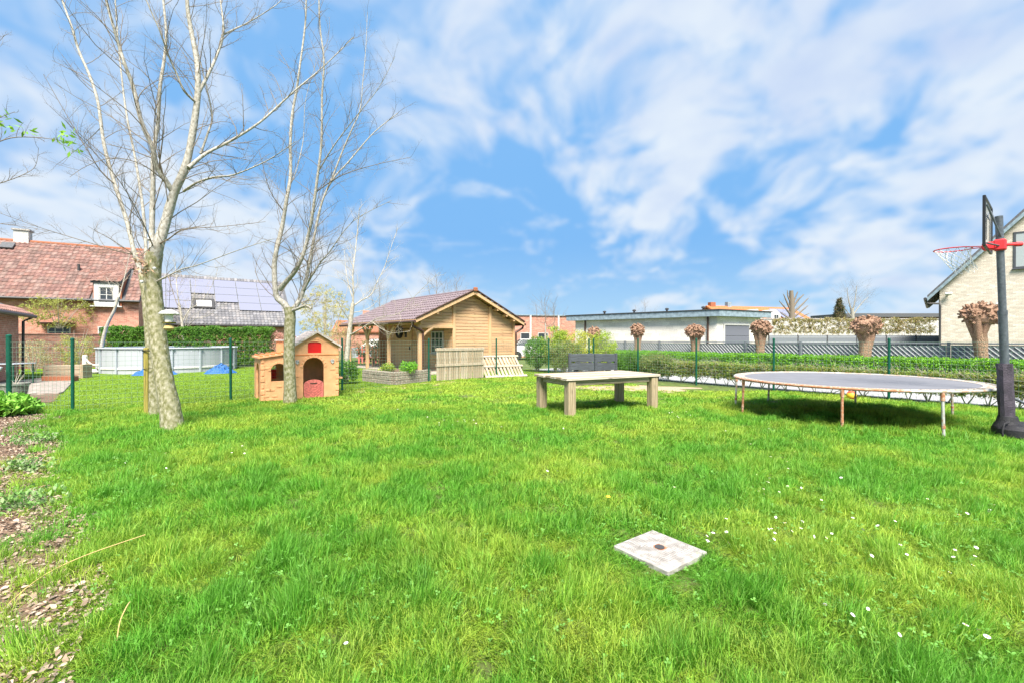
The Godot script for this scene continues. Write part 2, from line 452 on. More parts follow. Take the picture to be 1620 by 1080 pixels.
func make_sky() -> PanoramaSkyMaterial:
	var w := 1280
	var h := 640
	var f := FastNoiseLite.new()
	f.seed = 4
	f.frequency = 1.0
	f.fractal_octaves = 5
	f.fractal_gain = 0.52
	var soft := FastNoiseLite.new()
	soft.seed = 12
	soft.frequency = 0.6
	soft.fractal_octaves = 3
	# where the cloud is thick (+) or open (-): direction seen at (u, v), width in degrees, amount
	var places := []
	for p in [
		[745, 395, 9.0, -0.7], [705, 290, 7.0, -0.55], [860, 235, 7.0, -0.45], [870, 430, 8.0, -0.5], [960, 200, 5.0, -0.3], [1000, 450, 8.0, -0.45], [900, 340, 7.0, -0.35],
		[1160, 285, 4.0, -0.5], [1320, 245, 5.0, -0.45], [1180, 390, 6.0, -0.5], [1510, 300, 5.0, -0.5], [1400, 395, 5.0, -0.5], [1250, 460, 7.0, -0.45], [1080, 170, 5.0, -0.2], [1400, 170, 6.0, -0.25], [1530, 380, 4.0, -0.3],
		[200, 110, 9.0, -0.4], [480, 180, 8.0, -0.4], [60, 180, 6.0, -0.3], [580, 300, 6.0, -0.25], [620, 130, 5.0, -0.2],
		[1040, 130, 4.0, 0.6], [1085, 270, 3.2, 0.75], [1050, 335, 3.2, 0.85], [925, 290, 3.2, 0.7], [1100, 215, 3.0, 0.4], [1250, 160, 5.0, 0.6], [1275, 300, 4.5, 0.5], [1340, 420, 4.0, 0.6], [1195, 365, 2.2, 0.7], [1380, 310, 3.5, 0.5],
		[1570, 220, 7.0, 0.45], [1500, 440, 5.0, 0.6], [700, 190, 4.5, 0.45], [700, 60, 9.0, 0.5], [1100, 30, 12.0, 0.3], [1450, 40, 12.0, 0.4], [660, 490, 4.0, 0.4], [1000, 400, 2.5, 0.35], [840, 370, 2.5, 0.3],
		[100, 330, 11.0, 0.5], [380, 400, 9.0, 0.55], [330, 60, 6.0, 0.25], [60, 30, 6.0, 0.3]]:
		places.append([at(p[0], p[1], 1.0) - Vector3(0, EYE, 0), cos(deg_to_rad(p[2])), p[3]])
	for p in places: p[0] = p[0].normalized()
	var im := Image.create(w, h, false, Image.FORMAT_RGBF)
	var k := 1.0 / EXPOSURE
	for y in h:
		var el := PI * (0.5 - (y + 0.5) / h)
		if el < -0.02:
			continue
		for x in w:
			var az := TAU * (x + 0.5) / w
			var d := Vector3(sin(az) * cos(el), sin(el), -cos(az) * cos(el))
			var q := d / (maxf(d.y, 0.0) + 0.35)
			var wx := soft.get_noise_3d(q.x * 2.0, q.z * 2.0, 5.0)
			var wz := soft.get_noise_3d(q.x * 2.0, q.z * 2.0, 9.0)
			var n := 0.75 * f.get_noise_3d(q.x * 2.4 + wx * 0.5, q.z * 2.4 + wz * 0.5, 1.7) + 0.8 * f.get_noise_3d(q.x * 5.0 + wx, q.z * 5.0 + wz, 31.0) + 0.3 * f.get_noise_3d(q.x * 12.0 + wx * 2.0, q.z * 12.0 + wz * 2.0, 57.0)
			var big := soft.get_noise_3d(q.x * 1.3, q.z * 1.3, 21.0)
			var bias := 0.53 + 0.4 * big
			for p in places:
				var g: float = (1.0 - p[0].dot(d)) / (1.0 - p[1])
				if g < 5.0: bias += p[2] * exp(-g)
			var cover := smoothstep(-0.45, 1.4, bias + n * 1.45)
			cover = clampf(cover, 0.04, 0.97)
			var up := clampf(d.y, 0.0, 1.0)
			var air := Vector3(0.44, 0.71, 0.96).lerp(Vector3(0.205, 0.5, 0.93), smoothstep(0.0, 0.22, up))
			air = air.lerp(Vector3(0.25, 0.52, 0.92), smoothstep(0.3, 0.8, up))
			var lump := f.get_noise_3d(q.x * 3.4 + 40.0, q.z * 3.4, 8.0)
			var grey := smoothstep(0.15, 0.95, up + 0.7 * big + 0.12)
			var cloud := Vector3(0.8, 0.885, 0.985).lerp(Vector3(0.54, 0.67, 0.93), clampf(grey * 0.7 + lump * 0.7, 0, 1))
			var c := air.lerp(cloud, cover) * k
			im.set_pixel(x, y, Color(c.x, c.y, c.z))
	var low := Color(0.35 * k, 0.42 * k, 0.3 * k)
	for y in h:
		if PI * (0.5 - (y + 0.5) / h) < -0.02:
			for x in w: im.set_pixel(x, y, low)
	var m := PanoramaSkyMaterial.new()
	m.panorama = ImageTexture.create_from_image(im)
	return m

func make_light() -> void:
	var cam := Camera3D.new()
	cam.name = "camera"
	add_child(cam)
	cam.position = Vector3(0, EYE, 0)
	cam.fov = rad_to_deg(2.0 * atan(540.0 / FOCAL))
	cam.rotation.x = -(540.0 - HORIZON) / FOCAL
	cam.near = 0.05
	cam.far = 900.0
	cam.current = true
	var we := WorldEnvironment.new()
	we.name = "world"
	var e := Environment.new()
	e.background_mode = Environment.BG_SKY
	e.sky = Sky.new()
	e.sky.sky_material = make_sky()
	e.tonemap_mode = Environment.TONE_MAPPER_LINEAR
	e.tonemap_exposure = EXPOSURE
	e.sdfgi_enabled = true
	e.ssao_enabled = true
	e.ssil_enabled = true
	we.environment = e
	add_child(we)
	var sun := DirectionalLight3D.new()
	sun.name = "sun"
	sun.light_energy = 1.15
	sun.light_angular_distance = 26.0
	sun.light_color = Color(1.0, 0.965, 0.91)
	sun.shadow_enabled = true
	add_child(sun)
	sun.look_at_from_position(Vector3(1.0, 14.0, 9.8), Vector3.ZERO)

# ------------------------------------------------------------------ ground, terrace, drive
func sheet(called: String, pts: Array, y: float, m: Material) -> MeshInstance3D:      # pts: Vector2(x, ahead)
	var mb := MB.new()
	var poly := PackedVector2Array()
	for p in pts: poly.append(Vector2(p.x, p.y))
	mb.prism(poly, y - 0.05, y, Transform3D(Basis(Vector3.RIGHT, Vector3.FORWARD, Vector3.UP), Vector3.ZERO))
	return structure(called, mb, m)

func ragged(cx: float, cz: float, rx: float, rz: float, s: int, turn := 0.0) -> Array:
	var r := rnd(s)
	var out := []
	for k in 40:
		var a := TAU * k / 40.0
		var q := 1.0 + 0.22 * sin(a * 3 + s) + 0.14 * sin(a * 7 + s * 2) + r.randf_range(-0.08, 0.08)
		out.append(Vector2(cx, cz) + Vector2(cos(a) * rx * q, sin(a) * rz * q).rotated(turn))
	return out

func bed_edge(ahead: float) -> float:      # the lawn's ragged left border along the leaf mould
	return -1.06 * ahead + 0.17 + 0.16 * sin(ahead * 2.3) + 0.09 * sin(ahead * 5.1 + 1.0)

func make_ground() -> void:
	var mb := MB.new()
	mb.quad(Vector3(-500, 0, 60), Vector3(-500, 0, -600), Vector3(500, 0, -600), Vector3(500, 0, 60))
	structure("ground", mb, M.soil)
	var edge := []
	for k in 40:
		var d := 0.6 + k * 0.24
		edge.append(Vector2(bed_edge(d), d))
	edge.append(Vector2(-11.6, 10.0)); edge.append(Vector2(-12.5, 9.0)); edge.append(Vector2(-4.5, 0.4))
	sheet("leaf_mould_border", edge, 0.006, M.leaf_mould)
	sheet("bare_earth_patch", ragged(3.5, 13.9, 2.1, 0.9, 5, -0.25), 0.006, M.bare_earth)
	sheet("bare_earth_strip", ragged(-3.2, 14.6, 2.2, 0.5, 9, 0.85), 0.005, M.bare_earth)
	# drive between the two hedges, parallel to the fence on the far side
	var a := Vector2(9.23, 11.13)
	var along := Vector2(0.62, -0.785)
	var out := Vector2(0.785, 0.62)
	var p0 := a + along * -14.0 + out * 0.55
	var p1 := a + along * 9.0 + out * 0.55
	sheet("driveway", [p0, p1, p1 + out * 3.1, p0 + out * 3.1], 0.012, M.drive_paving)
	# terrace of slabs by the neighbours' outbuilding
	var t := part("terrace", terrace_bed(), M.leaf_mould, self, Transform3D.IDENTITY, "structure")
	var r := rnd(77)
	var slabs := []
	for k in 3:
		var s := MB.new()
		s.col = Color(1, 1, 1) * [1.0, 0.9, 1.1][k]
		s.cbox(Vector3.ZERO, Vector3(0.59, 0.04, 0.59), 0.006)
		slabs.append(s.mesh())
	var x_axis := Vector3(0.94, 0, -0.34)
	var z_axis := x_axis.cross(Vector3.UP)
	var area := PackedVector2Array([Vector2(-19, 10.6), Vector2(-11.0, 10.95), Vector2(-16.5, 17.2), Vector2(-19, 17.2)])
	for i in 10:
		for j in 12:
			var p := V(-15.6, 11.6) + x_axis * (i * 0.6) - z_axis * (j * 0.6)
			var y := 0.022 + r.randf() * 0.004
			var corners := PackedVector2Array()
			for c in [Vector2(-0.295, -0.295), Vector2(0.295, -0.295), Vector2(0.295, 0.295), Vector2(-0.295, 0.295)]:
				var w: Vector3 = p + x_axis * c.x + z_axis * c.y
				corners.append(Vector2(w.x, -w.z))
			for piece in Geometry2D.intersect_polygons(corners, area):
				if piece.size() == 4 and on_terrace(p) and absf(poly_area(piece) - 0.348) < 0.01:
					part("paving_slab", slabs[r.randi() % 3], M.slab, t, Transform3D(Basis(x_axis, Vector3.UP, z_axis), p + Vector3(0, y, 0)))
				elif poly_area(piece) > 0.02:
					var cut := MB.new()
					cut.prism(piece, -0.02, y + 0.02, Transform3D(Basis(Vector3.RIGHT, Vector3.FORWARD, Vector3.UP), Vector3.ZERO))
					part("paving_slab", cut, M.slab, t)

func poly_area(p: PackedVector2Array) -> float:
	var a := 0.0
	for k in p.size(): a += p[k].cross(p[(k + 1) % p.size()])
	return absf(a) * 0.5

func on_terrace(p: Vector3) -> bool:
	# its lawn edge runs from the pot away towards the raised bed
	var q := Vector2(p.x, -p.z)
	var e0 := Vector2(-10.9, 10.9)
	var e1 := Vector2(-16.6, 17.4)
	return (e1 - e0).cross(q - e0) > 0.12 and -p.z < 17.0

func terrace_bed() -> MB:
	var mb := MB.new()
	mb.quad(V(-19, 10.0, 0.007), V(-19, 17.2, 0.007), V(-16.6, 17.2, 0.007), V(-10.9, 10.8, 0.007))
	return mb

# ------------------------------------------------------------------ buildings
# a window: frame, panes (cols x rows) and glazing bars, in the x-y plane of its parent, z out
func window(parent: Node, x0: float, y0: float, w: float, h: float, z: float, cols: int, rows: int, frame: Material, pane: Material, bar := 0.05, sill := true) -> Node3D:
	var o := Node3D.new()
	o.name = "window"
	parent.add_child(o, true)
	o.position = Vector3(x0 + w / 2, y0 + h / 2, z)
	var mb := MB.new()
	mb.cbox(Vector3(-w / 2 + bar / 2, 0, 0), Vector3(bar, h, 0.07), 0.005)
	mb.cbox(Vector3(w / 2 - bar / 2, 0, 0), Vector3(bar, h, 0.07), 0.005)
	mb.cbox(Vector3(0, h / 2 - bar / 2, 0.001), Vector3(w - 2 * bar, bar, 0.07), 0.005)
	mb.cbox(Vector3(0, -h / 2 + bar / 2, 0.001), Vector3(w - 2 * bar, bar, 0.07), 0.005)
	for i in range(1, cols):
		mb.box(Vector3(-w / 2 + w * i / cols, 0, 0.002), Vector3(bar * 0.7, h - 2 * bar, 0.05))
	for j in range(1, rows):
		mb.box(Vector3(0, -h / 2 + h * j / rows, 0), Vector3(w - 2 * bar, bar * 0.6, 0.045))
	part("window_frame", mb, frame, o)
	var g := MB.new()
	g.box(Vector3.ZERO, Vector3((w - bar) / cols, (h - bar) / rows, 0.012))
	var gm := g.mesh()
	for i in cols:
		for j in rows:
			part("pane", gm, pane, o, Transform3D(Basis.IDENTITY, Vector3(-w / 2 + w * (i + 0.5) / cols, -h / 2 + h * (j + 0.5) / rows, -0.005)))
	if sill:
		bx("window_sill", frame, o, Vector3(0, -h / 2 - 0.03, 0.04), Vector3(w + 0.1, 0.05, 0.16), 0.008)
	return o

# pantiles laid in courses on a slope from eave (0, y0, z0) to ridge (y1, z1), all joined into one mesh
func tiles(length: float, x0: float, y0: float, z0: float, y1: float, z1: float, tw: float, rows: int, tones: Array, s: int, holes := []) -> MB:
	var mb := MB.new()
	var r := rnd(s)
	var cols := int(length / tw)
	var up := Vector3(0, y1 - y0, z1 - z0)
	var slope := up.normalized()
	var out := Vector3.RIGHT.cross(slope)
	if out.y < 0: out = -out
	for j in rows:
		var a := Vector3(0, y0, z0) + up * (float(j) / rows)
		var b := Vector3(0, y0, z0) + up * (float(j + 1) / rows + 0.012)
		for i in cols:
			var x := x0 + i * tw
			var skip := false
			for hole in holes:
				if x + tw > hole[0] and x < hole[1] and a.y > hole[2] - 0.2 and b.y < hole[3] + 0.05: skip = true
			if skip: continue
			var t: Color = tones[r.randi() % tones.size()]
			mb.col = t * r.randf_range(0.82, 1.15)
			var lift := r.randf_range(0.0, 0.012)
			var prof := [[0.0, 0.03], [0.25, 0.0], [0.55, 0.02], [0.8, 0.055], [1.0, 0.03]]
			for k in 4:
				var xa: float = x + prof[k][0] * tw
				var xb: float = x + prof[k + 1][0] * tw
				var ha: float = prof[k][1] + 0.035 + lift
				var hb: float = prof[k + 1][1] + 0.035 + lift
				var q0 := a + Vector3(xa, 0, 0) + out * ha
				var q1 := a + Vector3(xb, 0, 0) + out * hb
				mb.quad(q0, b + Vector3(xa, 0, 0) + out * (ha - 0.032), b + Vector3(xb, 0, 0) + out * (hb - 0.032), q1)
				mb.quad(q0 - out * 0.04, q0, q1, q1 - out * 0.04)
	return mb

func slab_roof(x0: float, x1: float, y0: float, z0: float, y1: float, z1: float, th: float) -> MB:
	var mb := MB.new()
	var s := Vector3(0, y1 - y0, z1 - z0)
	var out := Vector3.RIGHT.cross(s.normalized())
	if out.y < 0: out = -out
	var c := Vector3((x0 + x1) / 2, (y0 + y1) / 2, (z0 + z1) / 2) - out * th / 2
	mb.box(c, Vector3(x1 - x0, th, s.length()), Basis(Vector3.RIGHT, out, Vector3.RIGHT.cross(out)))
	return mb

func make_brick_house() -> void:
	var a := V(-31.8, 24.5)
	var b := V(-23.8, 29.0)
	var t := thing("brick_house", "old red brick house with a mossy red tiled roof and a white dormer", "house", a, facing(a, b))
	var L := (b - a).length()
	var wall := MB.new()
	wall.box(Vector3(L / 2, 1.95, -4.2), Vector3(L, 3.9, 8.4))
	part("wall", wall, M.red_brick, t)
	var g := MB.new()
	g.otri(Vector3(L, 3.9, 0), Vector3(L, 7.7, -4.2), Vector3(L, 3.9, -8.4), Vector3(L - 3, 5, -4))
	part("gable", g, M.red_brick, t)
	var roof := part("roof", slab_roof(-0.1, L + 0.1, 3.85, 0.25, 7.75, -4.2, 0.1), M.slate, t)
	part("roof", slab_roof(-0.1, L + 0.1, 3.85, -8.6, 7.75, -4.2, 0.1), M.slate, t)
	var tones := [Color(0.31, 0.17, 0.14), Color(0.34, 0.2, 0.17), Color(0.27, 0.15, 0.13), Color(0.33, 0.22, 0.19), Color(0.24, 0.15, 0.13)]
	part("roof_tiles", tiles(L + 0.2, -0.1, 3.87, 0.28, 7.78, -4.2, 0.24, 17, tones, 3, [[7.0, 8.36, 3.7, 6.2]]), M.roof_tile, roof, Transform3D.IDENTITY, "stuff")
	var ridge := MB.new()
	ridge.rod(Vector3(-0.1, 7.78, -4.2), Vector3(L + 0.1, 7.78, -4.2), 0.12, 8)
	ridge.col = Color(0.34, 0.17, 0.13)
	part("ridge", ridge, M.terracotta, roof)
	var gut := MB.new()
	gut.rod(Vector3(-0.2, 3.84, 0.36), Vector3(7.0, 3.84, 0.36), 0.075, 8)
	gut.rod(Vector3(8.36, 3.84, 0.36), Vector3(L + 0.1, 3.84, 0.36), 0.075, 8)
	part("gutter", gut, M.gutter, t)
	# chimney
	bx("chimney", M.render_white, t, Vector3(2.55, 8.0, -4.3), Vector3(0.7, 0.9, 0.6))
	bx("chimney_cap", M.concrete, t, Vector3(2.55, 8.5, -4.3), Vector3(0.85, 0.1, 0.75))
	var v := MB.new()
	v.tube([Vector3(5.85, 5.7, -1.9), Vector3(5.85, 6.25, -1.9)], [0.07, 0.07], 10)
	v.box(Vector3(5.85, 5.62, -1.8), Vector3(0.4, 0.1, 0.36), Basis(Vector3.RIGHT, 0.72))
	part("roof_vent", v, M.gutter, roof)
	bx("roof_light", M.slate, roof, Vector3(2.1, 7.36, -3.5), Vector3(0.6, 0.1, 0.6), 0.01, Basis(Vector3.RIGHT, 0.72))
	# dormer
	var d := Node3D.new()
	d.name = "dormer"
	t.add_child(d)
	var dm := MB.new()
	var cheek := PackedVector2Array([Vector2(0.12, 3.5), Vector2(0.12, 4.93), Vector2(-2.3, 6.05), Vector2(-0.05, 3.75)])
	for x in [7.0, 8.3]:
		var tr := Transform3D(Basis(Vector3(0, 0, 1), Vector3.UP, Vector3(-1, 0, 0)), Vector3(x, 0, 0))
		dm.prism(cheek, -0.06, 0.0, tr)
	part("cheek", dm, M.terracotta, d)
	var fm := MB.new()
	fm.cbox(Vector3(7.06 + 0.12, 4.22, 0.14), Vector3(0.24, 1.44, 0.14), 0.01)
	fm.cbox(Vector3(8.24 - 0.12, 4.22, 0.14), Vector3(0.24, 1.44, 0.14), 0.01)
	fm.cbox(Vector3(7.65, 4.8, 0.14), Vector3(0.7, 0.28, 0.138), 0.01)
	fm.cbox(Vector3(7.65, 3.62, 0.14), Vector3(0.7, 0.24, 0.138), 0.01)
	fm.cbox(Vector3(7.65, 3.49, 0.2), Vector3(1.5, 0.07, 0.2), 0.01)
	part("front", fm, M.white_paint, d)
	window(d, 7.3, 3.74, 0.7, 0.93, 0.14, 2, 2, M.white_paint, M.glass, 0.06, false)
	part("dormer_roof", slab_roof(6.92, 8.38, 4.98, 0.3, 6.3, -2.55, 0.09), M.slate, d)
	part("dormer_tiles", tiles(1.46, 6.92, 5.0, 0.33, 6.33, -2.6, 0.24, 10, [Color(0.36, 0.19, 0.15), Color(0.3, 0.17, 0.14), Color(0.4, 0.24, 0.2)], 8), M.roof_tile, d, Transform3D.IDENTITY, "stuff")
	window(t, 4.94, 1.2, 1.02, 1.05, 0.02, 3, 3, M.white_paint, M.glass, 0.06)
	window(t, 7.2, 1.2, 0.9, 1.05, 0.02, 2, 3, M.white_paint, M.glass, 0.06)
	# wooden shelter for the climber over the window
	bx("canopy_beam", M.brown_metal, t, Vector3(5.4, 2.42, 0.3), Vector3(1.5, 0.09, 0.6), 0.01)

func make_slate_house() -> void:
	var a := V(-28.5, 34.5)
	var b := V(-20.0, 41.0)
	var t := thing("long_house", "long low house with solar panels on a grey tiled roof behind the hedge", "house", a, facing(a, b))
	var L := (b - a).length()
	var w := MB.new()
	w.box(Vector3(L / 2, 1.35, -4.5), Vector3(L, 2.7, 9.0))
	w.otri(Vector3(L, 2.7, 0), Vector3(L, 6.9, -4.5), Vector3(L, 2.7, -9), Vector3(L - 3, 4, -4))
	part("wall", w, M.red_brick, t)
	var roof := part("roof", slab_roof(-0.2, L + 0.25, 2.65, 0.3, 7.0, -4.5, 0.12), M.slate, t)
	part("roof", slab_roof(-0.2, L + 0.25, 2.65, -9.3, 7.0, -4.5, 0.12), M.slate, t)
	part("roof_tiles", tiles(L + 0.4, -0.2, 2.67, 0.32, 7.02, -4.5, 0.26, 20, [Color(0.26, 0.26, 0.28), Color(0.2, 0.2, 0.22), Color(0.3, 0.29, 0.3)], 5), M.roof_tile, roof, Transform3D.IDENTITY, "stuff")
	var gut := MB.new()
	gut.rod(Vector3(-0.2, 2.6, 0.4), Vector3(L + 0.2, 2.6, 0.4), 0.09, 8)
	part("gutter", gut, M.gutter, t)
	var s := Vector3(0, 4.35, -4.8)
	var sl := s.length()
	var dir := s / sl
	var out := Vector3.RIGHT.cross(dir)
	if out.y < 0: out = -out
	var basis := Basis(Vector3.RIGHT, dir, Vector3.RIGHT.cross(dir))
	var pm := MB.new()
	pm.box(Vector3.ZERO, Vector3(1.6, 0.99, 0.03))
	var panel := pm.mesh()
	var rim := MB.new()
	for e in [-0.5, 0.5]:
		rim.box(Vector3(0, e, 0.01), Vector3(1.64, 0.03, 0.05))
		rim.box(Vector3(e * 1.62, 0, 0.01), Vector3(0.03, 0.97, 0.05))
	var rim_mesh := rim.mesh()
	for i in 6:
		for j in 4:
			if i in [2] and j < 2: continue
			if i == 3 and j == 0: continue
			var p := Vector3(0.95 + i * 1.69, 2.65, 0.3) + dir * (2.3 + j * 1.05) + out * 0.16
			var o := part("solar_panel", panel, M.solar, roof, Transform3D(basis, p))
			part("panel_rim", rim_mesh, M.solar_rim, o)
	# roof window
	var hole := Node3D.new()
	hole.name = "roof_window"
	roof.add_child(hole)
	var p := Vector3(4.35, 2.65, 0.3) + dir * 2.55 + out * 0.15
	hole.transform = Transform3D(basis, p)
	bx("window_frame", M.gutter, hole, Vector3.ZERO, Vector3(1.5, 1.25, 0.12), 0.02)
	bx("pane", M.white_paint, hole, Vector3(0, -0.08, 0.065), Vector3(1.05, 0.8, 0.03), 0.005)

func make_outbuilding() -> void:
	var a := V(-16.6, 13.9)
	var b := V(-19.75, 18.2)
	var t := thing("brick_outbuilding", "small brick outbuilding with slate hipped roof at the photo's left edge", "shed", a, facing(a, b))
	var L := (b - a).length()
	var w := MB.new()
	w.box(Vector3(L / 2, 1.2, -1.8), Vector3(L, 2.4, 3.6))
	part("wall", w, M.red_brick, t)
	var r := MB.new()
	var e := 0.35
	var p := [Vector3(-e, 2.42, e), Vector3(L + e, 2.42, e), Vector3(L + e, 2.42, -3.6 - e), Vector3(-e, 2.42, -3.6 - e), Vector3(1.5, 3.75, -1.8), Vector3(L - 1.5, 3.75, -1.8)]
	var inside := Vector3(L / 2, 2.6, -1.8)
	r.oquad(p[0], p[1], p[5], p[4], inside)
	r.oquad(p[3], p[2], p[5], p[4], inside)
	r.otri(p[1], p[2], p[5], inside)
	r.otri(p[0], p[3], p[4], inside)
	part("roof", r, M.slate, t)
	part("eave_tiles", tiles(L + 0.6, -0.3, 2.44, e + 0.02, 2.72, -0.1, 0.24, 2, [Color(0.42, 0.24, 0.2), Color(0.36, 0.2, 0.17)], 2), M.roof_tile, t, Transform3D.IDENTITY, "stuff")
	var g := MB.new()
	g.rod(Vector3(-e, 2.4, e + 0.06), Vector3(L + e, 2.4, e + 0.06), 0.07, 8)
	g.tube([Vector3(L + 0.1, 2.38, e + 0.05), Vector3(L + 0.06, 2.2, 0.12), Vector3(L + 0.06, 0.05, 0.1)], [0.045, 0.045, 0.045], 8)
	part("gutter", g, M.gutter, t)

func make_garden_wall() -> void:
	var a := V(-25.2, 21.9)
	var b := V(-20.6, 25.2)
	var t := thing("garden_wall", "dark brown brick garden wall below the old brick house", "wall", a, facing(a, b))
	var L := (b - a).length()
	var w := MB.new()
	w.box(Vector3(L / 2, 0.85, -0.11), Vector3(L, 1.7, 0.22))
	part("wall", w, M.brown_brick, t)
	bx("coping", M.brown_brick, t, Vector3(L / 2, 1.735, -0.11), Vector3(L + 0.06, 0.07, 0.28), 0.01)

# --- timber cabin: x across the gable from the porch eave, z out of the gable
const CABIN_W := 5.7
func cabin_roof_y(x: float) -> float:
	return 2.29 + (3.62 - 2.29) * (1.0 - absf(x - CABIN_W / 2) / (CABIN_W / 2))

func make_cabin() -> void:
	var a := V(-3.83, 18.5)
	var x_axis := Vector3(0.76, 0, -0.65).normalized()
	var t := thing("timber_cabin", "pale timber cabin with a covered side porch and brown tiled roof", "cabin", a, Basis(x_axis, Vector3.UP, x_axis.cross(Vector3.UP)))
	var back := -8.3
	var r := rnd(5)
	var woods := [M.pine, M.pine_pale, M.pine_dark, M.pine]
	# gable planks: three bays, each plank cut to the roof line
	var bays := [[0.3, 1.95, 2.08], [1.97, 3.93, 0.05], [3.99, 5.4, 0.05]]
	for bay in bays:
		var y: float = bay[2]
		while y < 3.5:
			var y1 := y + 0.143
			var lo: float = bay[0]
			var hi: float = bay[1]
			var cut := func(yy: float) -> Array:
				var k := (yy + 0.1 - 2.29) / (3.62 - 2.29) * (CABIN_W / 2)
				return [maxf(lo, k), minf(hi, CABIN_W - k)]
			var e0: Array = cut.call(y)
			var e1: Array = cut.call(y1)
			if e0[1] - e0[0] > 0.05:
				if e1[1] < e1[0]: e1 = [(e1[0] + e1[1]) / 2, (e1[0] + e1[1]) / 2 + 0.01]
				var mb := MB.new()
				mb.prism(PackedVector2Array([Vector2(e0[0], y), Vector2(e0[1], y), Vector2(e1[1], y1 - 0.018), Vector2(e1[0], y1 - 0.018)]), -0.36 - 0.04, -0.36 + r.randf_range(-0.004, 0.004))
				part("plank", mb, woods[r.randi() % 4], t)
			y = y1
	# solid wall behind the planks
	var core := MB.new()
	core.prism(PackedVector2Array([Vector2(1.96, 0), Vector2(5.42, 0), Vector2(5.42, 2.3), Vector2(2.85, 3.5), Vector2(1.96, 3.08)]), -0.46, -0.402)
	core.box(Vector3(5.38, 1.15, -4.35), Vector3(0.08, 2.3, 7.7))
	core.box(Vector3(3.7, 1.4, back + 0.2), Vector3(3.4, 2.8, 0.08))
	part("wall", core, M.pine_dark, t)
	# trims
	for x in [1.96, 3.96]:
		var yt := cabin_roof_y(x) - 0.1
		bx("trim", M.pine_post, t, Vector3(x, yt / 2, -0.33), Vector3(0.13, yt, 0.08))
	bx("trim", M.pine_post, t, Vector3(5.42, 1.14, -0.33), Vector3(0.1, 2.28, 0.1))
	bx("porch_beam", M.pine_pale, t, Vector3(1.1, 2.02, -0.35), Vector3(1.75, 0.13, 0.1))
	# long porch wall, planks between openings
	var wx := 1.95
	var turn := Basis(Vector3(0, 0, 1), Vector3.UP, Vector3(-1, 0, 0))
	var openings := [[1.15, 2.2, 0.85, 1.85], [4.1, 5.9, -1.0, 2.0], [6.95, 7.9, -1.0, 2.0]]
	var meshes := {}
	for k in 18:
		var y := 0.05 + k * 0.143
		var runs := [[0.42, 8.1]]
		for o in openings:
			if y + 0.1 > o[2] and y < o[3]:
				var next := []
				for run in runs:
					if o[0] > run[0] and o[1] < run[1]:
						next.append([run[0], o[0]]); next.append([o[1], run[1]])
					else: next.append(run)
				runs = next
		for run in runs:
			var len: float = run[1] - run[0]
			var key := "%.2f" % len
			if not meshes.has(key):
				var mb := MB.new()
				mb.cbox(Vector3.ZERO, Vector3(len, 0.133, 0.04), 0.006)
				meshes[key] = mb.mesh()
			part("plank", meshes[key], woods[r.randi() % 4], t, Transform3D(turn, Vector3(wx + 0.02, y + 0.066, -(run[0] + run[1]) / 2)))
	var core2 := MB.new()
	core2.box(Vector3(wx + 0.1, 1.3, -4.3), Vector3(0.06, 2.6, 7.6))
	part("inner_wall", core2, M.pine_dark, t)
	# porch window
	var wn := Node3D.new()
	wn.name = "porch_window"
	t.add_child(wn)
	wn.transform = Transform3D(turn, Vector3(wx - 0.02, 0, 0))
	window(wn, -2.2, 0.85, 1.05, 1.0, 0.0, 3, 3, M.white_paint, M.glass, 0.06, true)
	# double boarded door
	for k in 12:
		bx("door_board", [M.pine_pale, M.pine, M.pine_pale][k % 3], t, Vector3(wx, 1.0, -(4.14 + k * 0.146 + 0.07)), Vector3(0.05, 1.98, 0.138), 0.006, Basis.IDENTITY)
	bx("door_handle", M.black_plastic, t, Vector3(wx - 0.05, 1.05, -4.3), Vector3(0.05, 0.18, 0.04))
	bx("door_pane", M.glass, t, Vector3(wx - 0.03, 1.72, -4.75), Vector3(0.02, 0.3, 0.26))
	# brown panelled door
	bx("brown_door", M.door_brown, t, Vector3(wx, 1.0, -7.42), Vector3(0.06, 2.0, 0.94))
	for k in 2:
		for j in 2:
			bx("door_panel", M.door_brown, t, Vector3(wx - 0.035, 0.5 + k * 0.95, -7.2 - j * 0.42), Vector3(0.02, 0.75, 0.32), 0.01)
	# floor of the porch
	bx("porch_floor", M.weathered_pale, t, Vector3(1.1, 0.03, -4.2), Vector3(1.7, 0.06, 7.8))
	# posts with braces, eave beam
	for z in [-0.35, -3.25, -5.7, -8.1]:
		bx("post", M.pine_post, t, Vector3(0.28, 1.1, z), Vector3(0.14, 2.2, 0.14), 0.01)
		for s in [-1, 1]:
			if (z == -0.35 and s == 1) or (z == -8.1 and s == -1): continue
			var mb := MB.new()
			var p := []
			for k in 6:
				var q := k / 5.0
				p.append(Vector3(0.28, 1.52 + 0.56 * q, z + s * (0.07 + 0.52 * q - 0.1 * sin(q * PI))))
			mb.tube(p, [0.065, 0.06, 0.055, 0.055, 0.06, 0.065], 6)
			part("brace", mb, M.pine_pale, t)
	var fb := MB.new()
	var pts := []
	for k in 6:
		var q := k / 5.0
		pts.append(Vector3(0.34 + 0.6 * q - 0.1 * sin(q * PI), 1.45 + 0.55 * q, -0.35))
	fb.tube(pts, [0.07, 0.065, 0.06, 0.06, 0.065, 0.07], 6)
	part("brace", fb, M.pine_pale, t)
	bx("eave_beam", M.pine, t, Vector3(0.28, 2.2, -4.2), Vector3(0.13, 0.15, 8.1))
